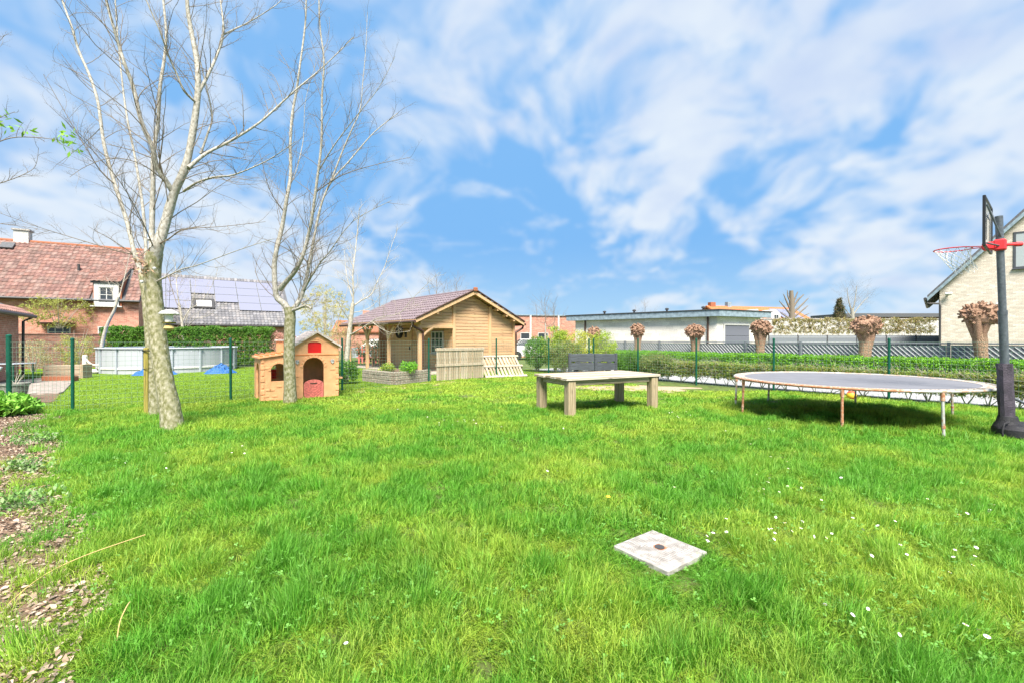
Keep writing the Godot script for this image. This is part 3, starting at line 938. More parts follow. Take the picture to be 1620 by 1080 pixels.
	# roof: two slopes of ribbed sheet, barge boards, purlin ends, gutter
	for s in [0, 1]:
		var mb := MB.new()
		var x0 := -0.12 if s == 0 else CABIN_W + 0.12
		var y0 := 2.29 - 0.055
		var n := 40
		var rows := 9
		for j in rows:
			for i in n:
				var za := 0.06 + (back - 0.12) * i / n
				var zb := 0.06 + (back - 0.12) * (i + 1) / n
				for h in 2:
					var f0 := 0.0 if h == 0 else 0.035
					var f1 := 0.035 if h == 0 else 0.0
					var zm := (za + zb) / 2
					var z0 := za if h == 0 else zm
					var z1 := zm if h == 0 else zb
					var qa := float(j) / rows
					var qb := float(j + 1) / rows
					var pa := Vector3(lerpf(x0, CABIN_W / 2, qa), lerpf(y0, 3.62, qa) + 0.06, 0)
					var pb := Vector3(lerpf(x0, CABIN_W / 2, qb), lerpf(y0, 3.62, qb) + 0.035, 0)
					var c0 := pa + Vector3(0, f0, z0)
					var c1 := pa + Vector3(0, f1, z1)
					var d0 := pb + Vector3(0, f0, z0)
					var d1 := pb + Vector3(0, f1, z1)
					mb.oquad(c0, d0, d1, c1, Vector3(CABIN_W / 2, 0, zm))
		part("roof_sheet", mb, M.cabin_sheet, t, Transform3D.IDENTITY, "stuff")
		var under := MB.new()
		under.prism(PackedVector2Array([Vector2(x0, y0), Vector2(CABIN_W / 2, 3.57), Vector2(CABIN_W / 2, 3.62), Vector2(x0, y0 + 0.05)]), back, 0.0)
		part("roof_boards", under, M.pine, t)
		var barge := MB.new()
		barge.prism(PackedVector2Array([Vector2(x0, y0 - 0.09), Vector2(CABIN_W / 2 + (0.0 if s == 0 else 0.004), 3.48), Vector2(CABIN_W / 2 + (0.0 if s == 0 else 0.004), 3.63), Vector2(x0, y0 + 0.065)]), 0.002, 0.03)
		part("barge_board", barge, M.pine_post, t)
		var vg := MB.new()
		vg.tube([Vector3(x0, y0 + 0.1, 0.05), Vector3(CABIN_W / 2, 3.7, 0.05)], [0.035, 0.035], 6)
		part("verge_trim", vg, M.brown_metal, t)
	for x in [0.95, 4.2, 4.75, 5.2]:
		bx("purlin_end", M.pine_pale, t, Vector3(x, cabin_roof_y(x) - 0.14, -0.17), Vector3(0.1, 0.1, 0.34))
	var rd := MB.new()
	rd.rod(Vector3(CABIN_W / 2, 3.67, 0.08), Vector3(CABIN_W / 2, 3.67, back), 0.07, 8)
	part("ridge", rd, M.cabin_sheet, t)
	bx("ridge_end", M.terracotta, t, Vector3(CABIN_W / 2, 3.7, 0.06), Vector3(0.2, 0.18, 0.1), 0.03)
	for s in [0, 1]:
		var g := MB.new()
		var gx := -0.16 if s == 0 else CABIN_W + 0.16
		g.rod(Vector3(gx, 2.2, 0.05), Vector3(gx, 2.2, back), 0.06, 8)
		var px := 0.37 if s == 0 else 5.5
		g.tube([Vector3(gx, 2.18, -0.1), Vector3(gx, 2.02, -0.16), Vector3(px, 1.82, -0.24), Vector3(px, 1.7, -0.24), Vector3(px, 0.1, -0.24)], [0.05, 0.05, 0.05, 0.05, 0.05], 8)
		part("gutter", g, M.brown_metal, t)
	# things kept on the porch
	var w := t.transform
	var wheel := thing("spare_wheel", "black wheel hung high on the cabin's porch wall", "wheel", w * Vector3(wx - 0.09, 1.83, -5.35), w.basis * Basis(Vector3(0, 0, 1), PI / 2))
	var ring := MB.new()
	ring.lathe([Vector2(0.17, -0.07), Vector2(0.28, -0.08), Vector2(0.31, -0.03), Vector2(0.31, 0.03), Vector2(0.28, 0.08), Vector2(0.17, 0.07), Vector2(0.16, 0.0), Vector2(0.17, -0.07)], 24)
	part("tyre", ring, M.tyre, wheel)
	var hub := MB.new()
	hub.lathe([Vector2(0.17, -0.03), Vector2(0.17, 0.03), Vector2(0.05, 0.05), Vector2(0.0, 0.05)], 16)
	part("rim", hub, M.galvanised, wheel)
	chair(w * Vector3(1.2, 0.06, -6.6), w.basis * Basis(Vector3.UP, 2.4))

func chair(place: Vector3, turn: Basis) -> void:
	var c := thing("garden_chair", "wooden chair standing on the cabin porch by the brown door", "chair", place, turn)
	bx("seat", M.pine_dark, c, Vector3(0, 0.44, 0), Vector3(0.44, 0.04, 0.42))
	for x in [-0.19, 0.19]:
		bx("leg", M.pine_dark, c, Vector3(x, 0.21, 0.17), Vector3(0.045, 0.42, 0.045))
		bx("leg", M.pine_dark, c, Vector3(x, 0.45, -0.19), Vector3(0.045, 0.9, 0.045))
	for k in 4:
		bx("backrest_slat", M.pine_dark, c, Vector3(-0.12 + k * 0.08, 0.7, -0.19), Vector3(0.04, 0.4, 0.02))
	bx("backrest_rail", M.pine_dark, c, Vector3(0, 0.92, -0.19), Vector3(0.44, 0.06, 0.04))

func make_garage() -> void:
	var left := V(3.9, 28.0)
	var corner := V(10.1, 22.4)
	var right := V(13.1, 24.0)
	var t := thing("white_garage", "flat-roofed white block garage with pale blue fascia", "garage", corner, facing(left, corner))
	var inv := t.transform.affine_inverse()
	var l := inv * left
	var r := inv * right
	var far := l + r
	var w := MB.new()
	var foot := PackedVector2Array([Vector2(0, 0), Vector2(l.x, -l.z), Vector2(far.x, -far.z), Vector2(r.x, -r.z)])
	var lay := Transform3D(Basis(Vector3.RIGHT, Vector3.FORWARD, Vector3.UP), Vector3.ZERO)
	w.prism(foot, 0.0, 2.62, lay)
	part("wall", w, M.white_block, t)
	var big := PackedVector2Array()
	for p in Geometry2D.offset_polygon(foot, 0.32, Geometry2D.JOIN_MITER)[0]: big.append(p)
	var fs := MB.new()
	fs.prism(big, 2.6, 2.9, lay)
	part("fascia", fs, M.zinc, t)
	var rim := MB.new()
	var top := PackedVector2Array()
	for p in Geometry2D.offset_polygon(foot, 0.36, Geometry2D.JOIN_MITER)[0]: top.append(p)
	rim.prism(top, 2.9, 2.94, lay)
	part("roof_edge", rim, M.gutter, t)
	# roller door in the short face
	var face := Node3D.new()
	face.name = "garage_door"
	t.add_child(face)
	face.transform = Transform3D(facing(Vector3.ZERO, r), Vector3.ZERO)
	var fl := r.length()
	for k in 4:
		bx("door_section", M.door_grey, face, Vector3(fl * 0.43, 0.27 + k * 0.545, 0.012), Vector3(fl * 0.56, 0.535, 0.06), 0.015)
	var fr := MB.new()
	fr.box(Vector3(fl * 0.14, 1.11, 0.02), Vector3(0.07, 2.22, 0.1))
	fr.box(Vector3(fl * 0.72, 1.11, 0.02), Vector3(0.07, 2.22, 0.1))
	fr.box(Vector3(fl * 0.43, 2.22, 0.02), Vector3(fl * 0.58, 0.08, 0.102))
	part("door_frame", fr, M.white_paint, face)
	for k in [[-0.42], [-7.6]]:
		var dp := MB.new()
		dp.rod(Vector3(k[0], 0, 0.07), Vector3(k[0], 2.6, 0.07), 0.05, 8)
		part("downpipe", dp, M.brown_metal, t)
	# vents on the roof
	for k in 4:
		var v := MB.new()
		v.lathe([Vector2(0.05, 0), Vector2(0.05, 0.12), Vector2(0.1, 0.13), Vector2(0.1, 0.2), Vector2(0, 0.24)], 10, l * (0.12 + k * 0.23) + r * 0.15 + Vector3(0, 2.93, 0))
		part("roof_vent", v, M.gutter, t)

func make_white_house() -> void:
	var a := V(23.5, 25.0)
	var x := Vector3(0.73, 0, 0.68).normalized()
	var t := thing("cream_house", "cream brick house with steep grey gable at the photo's right edge", "house", a, Basis(x, Vector3.UP, x.cross(Vector3.UP)))
	var half := 4.8
	var eave := 4.2
	var peak := eave + half * 1.14
	var w := MB.new()
	w.prism(PackedVector2Array([Vector2(0, 0), Vector2(2 * half, 0), Vector2(2 * half, eave), Vector2(half, peak), Vector2(0, eave)]), -9.0, 0.0)
	part("wall", w, M.cream_brick, t)
	for s in [0, 1]:
		var mb := MB.new()
		var x0 := -0.5 if s == 0 else 2 * half + 0.5
		var y0 := eave - 0.5 * 1.14
		mb.prism(PackedVector2Array([Vector2(x0, y0 + 0.02), Vector2(half, peak + 0.02), Vector2(half, peak + 0.34), Vector2(x0, y0 + 0.26)]), -9.2, 0.28)
		part("roof", mb, M.slate, t)
		var vg := MB.new()
		vg.prism(PackedVector2Array([Vector2(x0, y0 - 0.06), Vector2(half, peak - 0.06), Vector2(half, peak + 0.16), Vector2(x0, y0 + 0.13)]), 0.282, 0.31)
		part("verge_board", vg, M.zinc, t)
	var g := MB.new()
	g.rod(Vector3(-0.58, eave - 0.5, 0.3), Vector3(-0.58, eave - 0.5, -9), 0.08, 8)
	g.tube([Vector3(-0.55, eave - 0.52, 0.1), Vector3(-0.5, eave - 0.75, 0.08), Vector3(0.0, eave - 0.78, 0.08), Vector3(0.02, eave - 0.9, 0.08), Vector3(0.02, 0, 0.08)], [0.05, 0.05, 0.05, 0.05, 0.05], 8)
	part("gutter", g, M.gutter, t)
	var o := window(t, 2.72, 5.05, 1.5, 1.85, 0.0, 2, 1, M.anthracite, M.curtain, 0.09, true)
	bx("glazing", M.clear_board, o, Vector3(0, 0, 0.02), Vector3(1.36, 1.7, 0.008), 0)
	for p in [Vector3(0.35, 3.95, 0.0), Vector3(2.25, 3.3, 0.0)]:
		var sl := Node3D.new()
		sl.name = "security_light"
		t.add_child(sl, true)
		sl.position = p
		bx("arm", M.anthracite, sl, Vector3(0, 0, 0.09), Vector3(0.08, 0.08, 0.18))
		bx("lamp_head", M.white_paint, sl, Vector3(0, -0.02, 0.22), Vector3(0.3, 0.12, 0.16), 0.03, Basis(Vector3.RIGHT, 0.5))

func make_far_buildings() -> void:
	# orange-roofed house beyond the garage
	var a := V(27.5, 58)
	var b := V(41.5, 62)
	var t := thing("orange_roofed_house", "far house with bright orange tiled roof and white dormers", "house", a, facing(a, b))
	var L := (b - a).length()
	var w := MB.new()
	w.box(Vector3(L / 2, 1.9, -4), Vector3(L, 3.8, 8))
	part("wall", w, M.render_white, t)
	var roof := part("roof", slab_roof(0, L, 3.7, 0.3, 6.0, -4, 0.2), M.orange_tile, t)
	part("roof", slab_roof(0, L, 3.7, -8.3, 6.0, -4, 0.2), M.orange_tile, t)
	bx("chimney", M.terracotta, t, Vector3(0.9, 6.0, -4), Vector3(0.8, 0.9, 0.6))
	bx("chimney", M.zinc, t, Vector3(3.6, 6.1, -4), Vector3(0.6, 0.9, 0.6))
	for x in [4.6, 7.6]:
		var d := Node3D.new()
		d.name = "dormer"
		t.add_child(d, true)
		d.position = Vector3(x, 0, 0)
		var mb := MB.new()
		mb.prism(PackedVector2Array([Vector2(-0.75, 3.8), Vector2(0.75, 3.8), Vector2(0.75, 4.7), Vector2(0, 5.35), Vector2(-0.75, 4.7)]), -2.2, 0.1)
		part("front", mb, M.white_paint, d)
		window(d, -0.4, 3.95, 0.8, 0.75, 0.12, 2, 1, M.white_paint, M.glass, 0.07, false)
	var dir := Vector3(0, 2.3, -4.3).normalized()
	for i in 3:
		for j in 2:
			var mb := MB.new()
			mb.box(Vector3.ZERO, Vector3(1.1, 1.7, 0.06))
			part("solar_panel", mb, M.solar, roof, Transform3D(Basis(Vector3.RIGHT, dir, Vector3.RIGHT.cross(dir)), Vector3(10.0 + i * 1.16, 3.85, 0.2) + dir * (1.0 + j * 1.76) + Vector3(0, 0.1, 0.04)))
	# flat dark hall behind the conifer
	var h := thing("flat_hall", "long dark flat-roofed building on the skyline beside the conifer", "building", V(52, 70), Basis.IDENTITY)
	bx("wall", M.brown_brick, h, Vector3(7, 2.4, -4), Vector3(15, 4.8, 8), 0.02)
	bx("roof", M.slate, h, Vector3(7, 5.1, -4), Vector3(15.4, 0.6, 8.4), 0.03)
	# red brick hall behind the cabin
	a = V(0.2, 37)
	b = V(7.5, 39)
	var rb := thing("red_brick_hall", "plain flat-roofed red brick building between cabin and white garage", "building", a, facing(a, b))
	L = (b - a).length()
	bx("wall", M.red_brick, rb, Vector3(L / 2, 1.7, -4), Vector3(L, 3.4, 8), 0.01)
	bx("roof_edge", M.zinc, rb, Vector3(L / 2, 3.43, -4), Vector3(L + 0.2, 0.09, 8.2), 0.01)
	for x in [1.35, 3.8]:
		bx("downpipe", M.white_paint, rb, Vector3(x, 1.7, 0.06), Vector3(0.14, 3.4, 0.1))
	window(rb, 0.5, 0.9, 0.8, 1.1, 0.02, 1, 1, M.white_paint, M.glass)
	window(rb, 2.0, 0.9, 0.9, 1.1, 0.02, 1, 1, M.white_paint, M.glass)
	# terraced roofs seen left of the cabin
	a = V(-23, 58)
	b = V(-14, 60)
	var th := thing("far_tiled_house", "distant low house with dull red roof and chimney behind the cabin", "house", a, facing(a, b))
	L = (b - a).length()
	bx("wall", M.red_brick, th, Vector3(L / 2, 1.2, -4), Vector3(L, 2.4, 8), 0.01)
	part("roof", slab_roof(0, L, 2.4, 0.3, 4.0, -4, 0.2), M.terracotta, th)
	part("roof", slab_roof(0, L, 2.4, -8.3, 4.0, -4, 0.2), M.terracotta, th)
	bx("chimney", M.red_brick, th, Vector3(L * 0.42, 4.4, -4), Vector3(0.9, 1.9, 0.7), 0.01)

func make_cars() -> void:
	for k in [[V(-8.6, 31.0), "silver-grey car parked beyond the cabin porch, behind the red fence", "car_grey", 0.2], [V(-5.9, 33.0), "white car parked beyond the cabin porch, behind the red fence", "car_white", -0.15], [V(1.6, 33.5), "white car parked in front of the red brick building", "car_white", 0.1]]:
		var c := thing("parked_car", k[1], "car", k[0], Basis(Vector3.UP, k[3]), "cars parked beyond the garden")
		var body := MB.new()
		var side := PackedVector2Array([Vector2(-2.1, 0.3), Vector2(2.1, 0.3), Vector2(2.15, 0.72), Vector2(1.95, 0.88), Vector2(1.1, 0.98), Vector2(-1.6, 1.02), Vector2(-2.1, 0.92)])
		body.prism(side, -0.85, 0.85)
		part("body", body, M[k[2]], c)
		var cab := MB.new()
		var lo := [Vector3(-1.55, 1.0, 0.8), Vector3(1.1, 0.97, 0.8), Vector3(1.1, 0.97, -0.8), Vector3(-1.55, 1.0, -0.8)]
		var hi := [Vector3(-1.05, 1.45, 0.62), Vector3(0.4, 1.45, 0.62), Vector3(0.4, 1.45, -0.62), Vector3(-1.05, 1.45, -0.62)]
		for j in 4: cab.oquad(lo[j], lo[(j + 1) % 4], hi[(j + 1) % 4], hi[j], Vector3(-0.3, 1.2, 0))
		part("windscreen", cab, M.glass, c)
		bx("roof", M[k[2]], c, Vector3(-0.32, 1.47, 0), Vector3(1.5, 0.05, 1.26), 0.02)
		for x in [-1.3, 1.3]:
			for z in [-0.82, 0.82]:
				var wh := MB.new()
				wh.lathe([Vector2(0.0, -0.1), Vector2(0.3, -0.1), Vector2(0.32, 0.0), Vector2(0.3, 0.1), Vector2(0.0, 0.1)], 16)
				part("wheel", wh, M.tyre, c, Transform3D(Basis(Vector3.RIGHT, PI / 2), Vector3(x, 0.32, z)))
	var f := thing("red_picket_fence", "low red picket fence beyond the cabin porch", "fence", V(-9.6, 28.2), facing(V(-9.6, 28.2), V(-4.5, 29.5)))
	for y in [0.35, 0.85]:
		bx("rail", M.faded_red, f, Vector3(2.6, y, -0.02), Vector3(5.3, 0.08, 0.03))
	for k in 26:
		bx("picket", M.faded_red, f, Vector3(0.1 + k * 0.2, 0.55, 0.015), Vector3(0.09, 1.1, 0.025), 0.004)

# ------------------------------------------------------------------ foliage
# a clump of n leaves spread through a ball of radius rad
func leaf_clump(n: int, rad: float, size: float, slim: float, s: int, tones: Array) -> ArrayMesh:
	var mb := MB.new()
	var r := rnd(s)
	for k in n:
		var p := Vector3(r.randfn(), r.randfn(), r.randfn()).normalized() * rad * pow(r.randf(), 0.45)
		var d := Vector3(r.randfn(), r.randfn() + 0.4, r.randfn()).normalized()
		var side := d.cross(Vector3(r.randfn(), r.randfn(), r.randfn())).normalized()
		var nn := side.cross(d)
		var l := size * r.randf_range(0.7, 1.3)
		var w := l * slim
		var t: Color = tones[r.randi() % tones.size()]
		mb.col = t * r.randf_range(0.8, 1.2)
		var tip := p + d * l - nn * l * 0.18
		var mid := p + d * l * 0.5
		mb.tri(p, mid + side * w + nn * w * 0.3, tip)
		mb.tri(p, tip, mid - side * w + nn * w * 0.3)
	return mb.mesh()

func twig_clump(n: int, rad: float, thick: float, s: int) -> ArrayMesh:
	var mb := MB.new()
	var r := rnd(s)
	for k in n:
		var p := Vector3(r.randfn(), r.randfn(), r.randfn()) * rad * 0.5
		var d := Vector3(r.randfn() * 0.7, r.randf_range(0.3, 1.4), r.randfn() * 0.7).normalized()
		mb.tube([p, p + d * rad * 0.6, p + (d + Vector3(r.randfn(), r.randfn(), r.randfn()) * 0.2) * rad * 1.2], [thick, thick * 0.8, thick * 0.4], 3, false)
	return mb.mesh()

func any_turn(r: RandomNumberGenerator, scale := 1.0) -> Basis:
	return Basis(Vector3(r.randfn(), r.randfn(), r.randfn()).normalized(), r.randf() * TAU).scaled(Vector3.ONE * scale)

# a clipped hedge from a to b: leaf clumps through its volume, thickest at the faces, on bare stems
func hedge(called: String, label: String, a: Vector3, b: Vector3, width: float, low: float, high: float, tones: Array, per_m: int, s: int, leaf := 0.035, stems := true, twigs := 0.25, group := "") -> Node3D:
	var t := thing(called, label, "hedge", a, facing(a, b), group)
	var L := (b - a).length()
	var r := rnd(s)
	var lists := [[], [], []]
	var tints := [[], [], []]
	var tw := []
	var wave := FastNoiseLite.new()
	wave.seed = s
	wave.frequency = 0.9
	for k in int(L * per_m):
		var x := r.randf() * L
		var top := high + (0.04 + 0.1 * high * high / 4.0) * wave.get_noise_1d(x * 1.5) + 0.04 * wave.get_noise_1d(x * 6.0)
		var y := r.randf_range(low, top)
		var z := r.randf_range(-0.5, 0.5) * width
		if r.randf() < 0.62:      # towards a face
			match r.randi() % 3:
				0: y = top - absf(r.randfn()) * 0.03
				1: z = width * 0.5 - absf(r.randfn()) * 0.05
				2: z = -width * 0.5 + absf(r.randfn()) * 0.05
		z += 0.05 * wave.get_noise_2d(x * 2.0, y * 3.0)
		var patch := 0.5 + 0.5 * wave.get_noise_2d(x * 0.8, y * 1.2 + 40.0)
		if r.randf() < twigs * (0.4 + patch):
			tw.append(Transform3D(any_turn(r, r.randf_range(0.7, 1.3)), Vector3(x, y, z)))
			continue
		var q := r.randi() % 3
		lists[q].append(Transform3D(any_turn(r, r.randf_range(0.7, 1.25)), Vector3(x, y, z)))
		var g := r.randf_range(0.8, 1.15)
		tints[q].append(Color(g * lerpf(1.15, 0.9, patch), g, g))
	for q in 3:
		spots("foliage", leaf_clump(16, 0.085, leaf, 0.3, s + q, tones), M.leaf, lists[q], tints[q], t)
	if tw.size():
		spots("twigs", twig_clump(7, 0.11, 0.003, s + 9), M.twig_pale, tw, null, t)
	if stems:
		var x := 0.1
		while x < L:
			var mb := MB.new()
			for k in r.randi_range(2, 4):
				var lean := Vector3(r.randfn() * 0.16, 0, r.randfn() * 0.06)
				var rr := r.randf_range(0.006, 0.014)
				mb.tube([Vector3(x, 0, 0), Vector3(x, low * 0.7, 0) + lean * 0.6, Vector3(x, low + 0.3, 0) + lean * 1.5], [rr * 1.3, rr, rr * 0.6], 5, false)
			part("stem", mb, M.twig_pale, t)
			x += r.randf_range(0.3, 0.46)
	return t

# a loose shrub: stems that fan out and leaf clumps in an uneven crown
func shrub(called: String, label: String, place: Vector3, rx: float, h: float, rz: float, tones: Array, n: int, s: int, leaf := 0.045, category := "shrub", group := "", bark: Material = null, low := 0.12) -> Node3D:
	var t := thing(called, label, category, place, Basis(Vector3.UP, s * 1.3), group)
	var r := rnd(s)
	var wave := FastNoiseLite.new()
	wave.seed = s
	wave.frequency = 1.4 / maxf(rx, 0.4)
	var lists := [[], []]
	var tints := [[], []]
	var tries := 0
	while lists[0].size() + lists[1].size() < n * 2 and tries < n * 16:
		tries += 1
		var d := Vector3(r.randf_range(-1, 1), r.randf_range(-1, 1), r.randf_range(-1, 1))
		if d.length() > 1.0: continue
		var p := Vector3(d.x * rx, h * 0.5 * (1 + low) + d.y * h * 0.5 * (1 - low), d.z * rz)
		if wave.get_noise_3d(p.x, p.y, p.z) < r.randf_range(-0.3, 0.25): continue
		var q := r.randi() % 2
		lists[q].append(Transform3D(any_turn(r, r.randf_range(0.7, 1.3)), p))
		var g := r.randf_range(0.8, 1.2)
		tints[q].append(Color(g, g, g))
	for q in 2:
		spots("foliage", leaf_clump(14, 0.11, leaf, 0.33, s + q, tones), M.leaf, lists[q], tints[q], t)
	var mb := MB.new()
	for k in 9:
		var lean := Vector3(r.randfn() * rx * 0.45, 0, r.randfn() * rz * 0.45)
		var rr := r.randf_range(0.007, 0.016) * (0.5 + h * 0.4)
		mb.tube([lean * 0.1, lean * 0.45 + Vector3(0, h * 0.45, 0), lean + Vector3(0, h * r.randf_range(0.8, 1.08), 0)], [rr * 1.3, rr, rr * 0.25], 5, false)
	part("stems", mb, bark if bark != null else M.twig_pale, t)
	return t

func make_hedges() -> void:
	var green := [Color(0.1, 0.25, 0.02), Color(0.14, 0.32, 0.03), Color(0.075, 0.19, 0.02)]
	var bright := [Color(0.17, 0.42, 0.025), Color(0.22, 0.48, 0.03), Color(0.12, 0.33, 0.02)]
	var olive := [Color(0.24, 0.36, 0.045), Color(0.3, 0.38, 0.065), Color(0.32, 0.3, 0.1), Color(0.19, 0.32, 0.04)]
	var along := Vector3(0.62, 0, 0.785)
	var out := Vector3(0.785, 0, -0.62)
	var a := V(9.23, 11.13)
	hedge("thin_hedge", "thin olive hedge on bare stems along the green wire fence", a - along * 7.6 + out * 0.28, a + along * 5.5 + out * 0.28, 0.42, 0.26, 0.68, olive, 560, 101, 0.045, true, 0.13)
	hedge("clipped_hedge", "bright green clipped hedge on the far side of the driveway", a - along * 13.5 + out * 4.0, a + along * 4.5 + out * 4.0, 0.6, 0.05, 0.88, bright, 600, 103, 0.05, true, 0.02)
	# behind the pool
	hedge("evergreen_hedge", "tall dark evergreen hedge behind the round pool", V(-21.3, 23.9), V(-13.6, 25.8), 1.1, 0.1, 2.05, green, 800, 107, 0.07, false, 0.02)
	# shrubs by the fence corner, cabin and house
	var lime := [Color(0.3, 0.42, 0.04), Color(0.38, 0.46, 0.05), Color(0.22, 0.36, 0.04)]
	var gold := [Color(0.5, 0.48, 0.05), Color(0.42, 0.46, 0.06), Color(0.3, 0.4, 0.05)]
	var dull := [Color(0.16, 0.26, 0.05), Color(0.24, 0.28, 0.08), Color(0.3, 0.26, 0.12), Color(0.12, 0.22, 0.04)]
	shrub("garden_shrub", "dense green shrub against the cabin's right-hand corner", V(1.15, 20.9), 0.85, 1.6, 0.6, green, 330, 11, 0.05)
	shrub("garden_shrub", "tall yellow-green shrub behind the second fence post from the cabin", V(2.0, 20.6), 0.95, 2.05, 0.7, lime, 300, 13, 0.05)
	shrub("garden_shrub", "yellow-flowering shrub behind the grey compost bin", V(3.05, 20.2), 0.95, 1.85, 0.7, gold, 300, 15, 0.045)
	shrub("garden_shrub", "brownish twiggy shrub left of the grey compost bin", V(2.25, 19.4), 0.9, 1.4, 0.5, dull, 330, 17, 0.04)
	shrub("garden_shrub", "dark green shrub on the compost bin's right-hand side", V(4.55, 17.4), 0.62, 1.05, 0.5, green, 300, 19, 0.045)
	shrub("garden_shrub", "pale green shrub between compost bin and trampoline hedge", V(5.3, 16.5), 0.75, 1.0, 0.5, dull, 260, 21, 0.045)
	shrub("garden_shrub", "leafy green shrub around the ivy-covered pollard trunk", V(4.1, 20.6), 0.75, 1.9, 0.6, lime, 220, 23, 0.05)
	# terrace planting
	shrub("climbing_plant", "yellow-green climber sprawling over the old house's brick wall", V(-26.3, 26.4, 2.1), 1.9, 1.9, 0.55, [Color(0.4, 0.42, 0.1), Color(0.46, 0.46, 0.14), Color(0.34, 0.4, 0.08)], 170, 25, 0.06, "climber", "", null, 0.0)
	shrub("terrace_shrub", "pale budding shrub in front of the brown garden wall", V(-21.7, 20.6), 0.95, 1.45, 0.6, [Color(0.44, 0.44, 0.16), Color(0.5, 0.46, 0.26)], 90, 27, 0.05)
	shrub("terrace_shrub", "yellow-green upright shrub below the house's low window", V(-20.2, 21.0), 0.85, 1.85, 0.6, [Color(0.38, 0.4, 0.1), Color(0.42, 0.46, 0.14)], 120, 29, 0.05)
	shrub("terrace_shrub", "low dark green shrub beside the left end of the pool", V(-19.0, 21.6), 0.9, 0.75, 0.5, green, 150, 31, 0.05)
	shrub("border_plant", "bright leafy plant at the foot of the thick corner post", V(-9.9, 8.9), 0.55, 0.34, 0.4, [Color(0.16, 0.4, 0.04), Color(0.22, 0.46, 0.06)], 70, 33, 0.1, "plant")
	for w in [[-6.85, 6.5, "sage-green ground plants at the border, farthest of the three patches"], [-5.55, 5.25, "sage-green ground plants at the border, middle of the three patches"], [-4.35, 4.05, "sage-green ground plants at the border, nearest of the three patches"]]:
		shrub("border_plant", w[2], V(w[0], w[1]), 0.3, 0.09, 0.22, [Color(0.2, 0.36, 0.1), Color(0.28, 0.38, 0.18), Color(0.16, 0.34, 0.07)], 14, int(-w[0] * 10), 0.045, "plant", "ground plants in the border")
	# flowering and budding bushes behind the playhouse
	shrub("flowering_bush", "pink flowering bush between evergreen hedge and playhouse", V(-13.6, 26.9), 1.7, 1.9, 0.9, [Color(0.6, 0.26, 0.24), Color(0.5, 0.3, 0.2), Color(0.62, 0.34, 0.3)], 260, 35, 0.06)
	shrub("flowering_bush", "small pink flowering bush just above the playhouse roof", V(-9.5, 25.6), 1.0, 2.3, 0.8, [Color(0.62, 0.32, 0.28), Color(0.5, 0.42, 0.2)], 130, 37, 0.05)
	shrub("willow_bush", "big yellow twiggy willow behind the middle tree", V(-11.9, 29.0), 1.6, 5.0, 1.3, [Color(0.5, 0.44, 0.14), Color(0.56, 0.5, 0.2), Color(0.42, 0.4, 0.12)], 320, 39, 0.06, "bush")
	shrub("green_bush", "green bush seen through the cabin porch", V(-8.2, 27.0), 1.1, 1.5, 0.8, dull, 170, 41, 0.06)
	shrub("green_bush", "low green bush between hedge and playhouse", V(-11.7, 22.5), 0.9, 0.9, 0.7, dull, 130, 43, 0.05)
	shrub("bed_plant", "bright green plant growing in the stone raised bed", V(-3.55, 15.55, 0.36), 0.45, 0.34, 0.25, bright, 60, 45, 0.05, "plant")
	shrub("bed_plant", "pale herb at the left end of the stone raised bed", V(-4.35, 15.8, 0.36), 0.35, 0.26, 0.25, lime, 40, 47, 0.05, "plant")
	shrub("path_plant", "leafy plants between playhouse fence post and raised bed", V(-5.55, 15.2), 0.45, 0.75, 0.4, green, 80, 49, 0.06, "plant")
	# pleached hedge and hedge remnants in front of the cream house
	hedge("pleached_hedge", "thin brown pleached hedge on a pale wall beyond the grey fence", V(19.8, 34.5), V(32.3, 34.8), 0.5, 1.9, 2.95, [Color(0.36, 0.32, 0.12), Color(0.42, 0.34, 0.18), Color(0.26, 0.3, 0.09)], 170, 51, 0.075, true, 0.35)

# ------------------------------------------------------------------ trees
func smooth(pts: Array, steps := 4) -> Array:
	var out := []
	for i in pts.size() - 1:
		var p0: Vector3 = pts[maxi(i - 1, 0)]
		var p1: Vector3 = pts[i]
		var p2: Vector3 = pts[i + 1]
		var p3: Vector3 = pts[mini(i + 2, pts.size() - 1)]
		for k in steps:
			out.append(p1.cubic_interpolate(p2, p0, p3, float(k) / steps))
	out.append(pts[-1])
	return out

func limb_mesh(pts: Array, r0: float, r1: float, sides: int, s: int, knobs := 0.06, flare := 0.0, taper := 0.8) -> MB:
	var mb := MB.new()
	var r := rnd(s)
	var rad := []
	var n := pts.size()
	for i in n:
		var q := float(i) / (n - 1)
		var base := lerpf(r0, r1, pow(q, taper))
		if flare > 0.0: base += flare * exp(-q * 9.0)
		rad.append(base * (1.0 + r.randf_range(-knobs, knobs)))
	mb.tube(pts, rad, sides)
	return mb

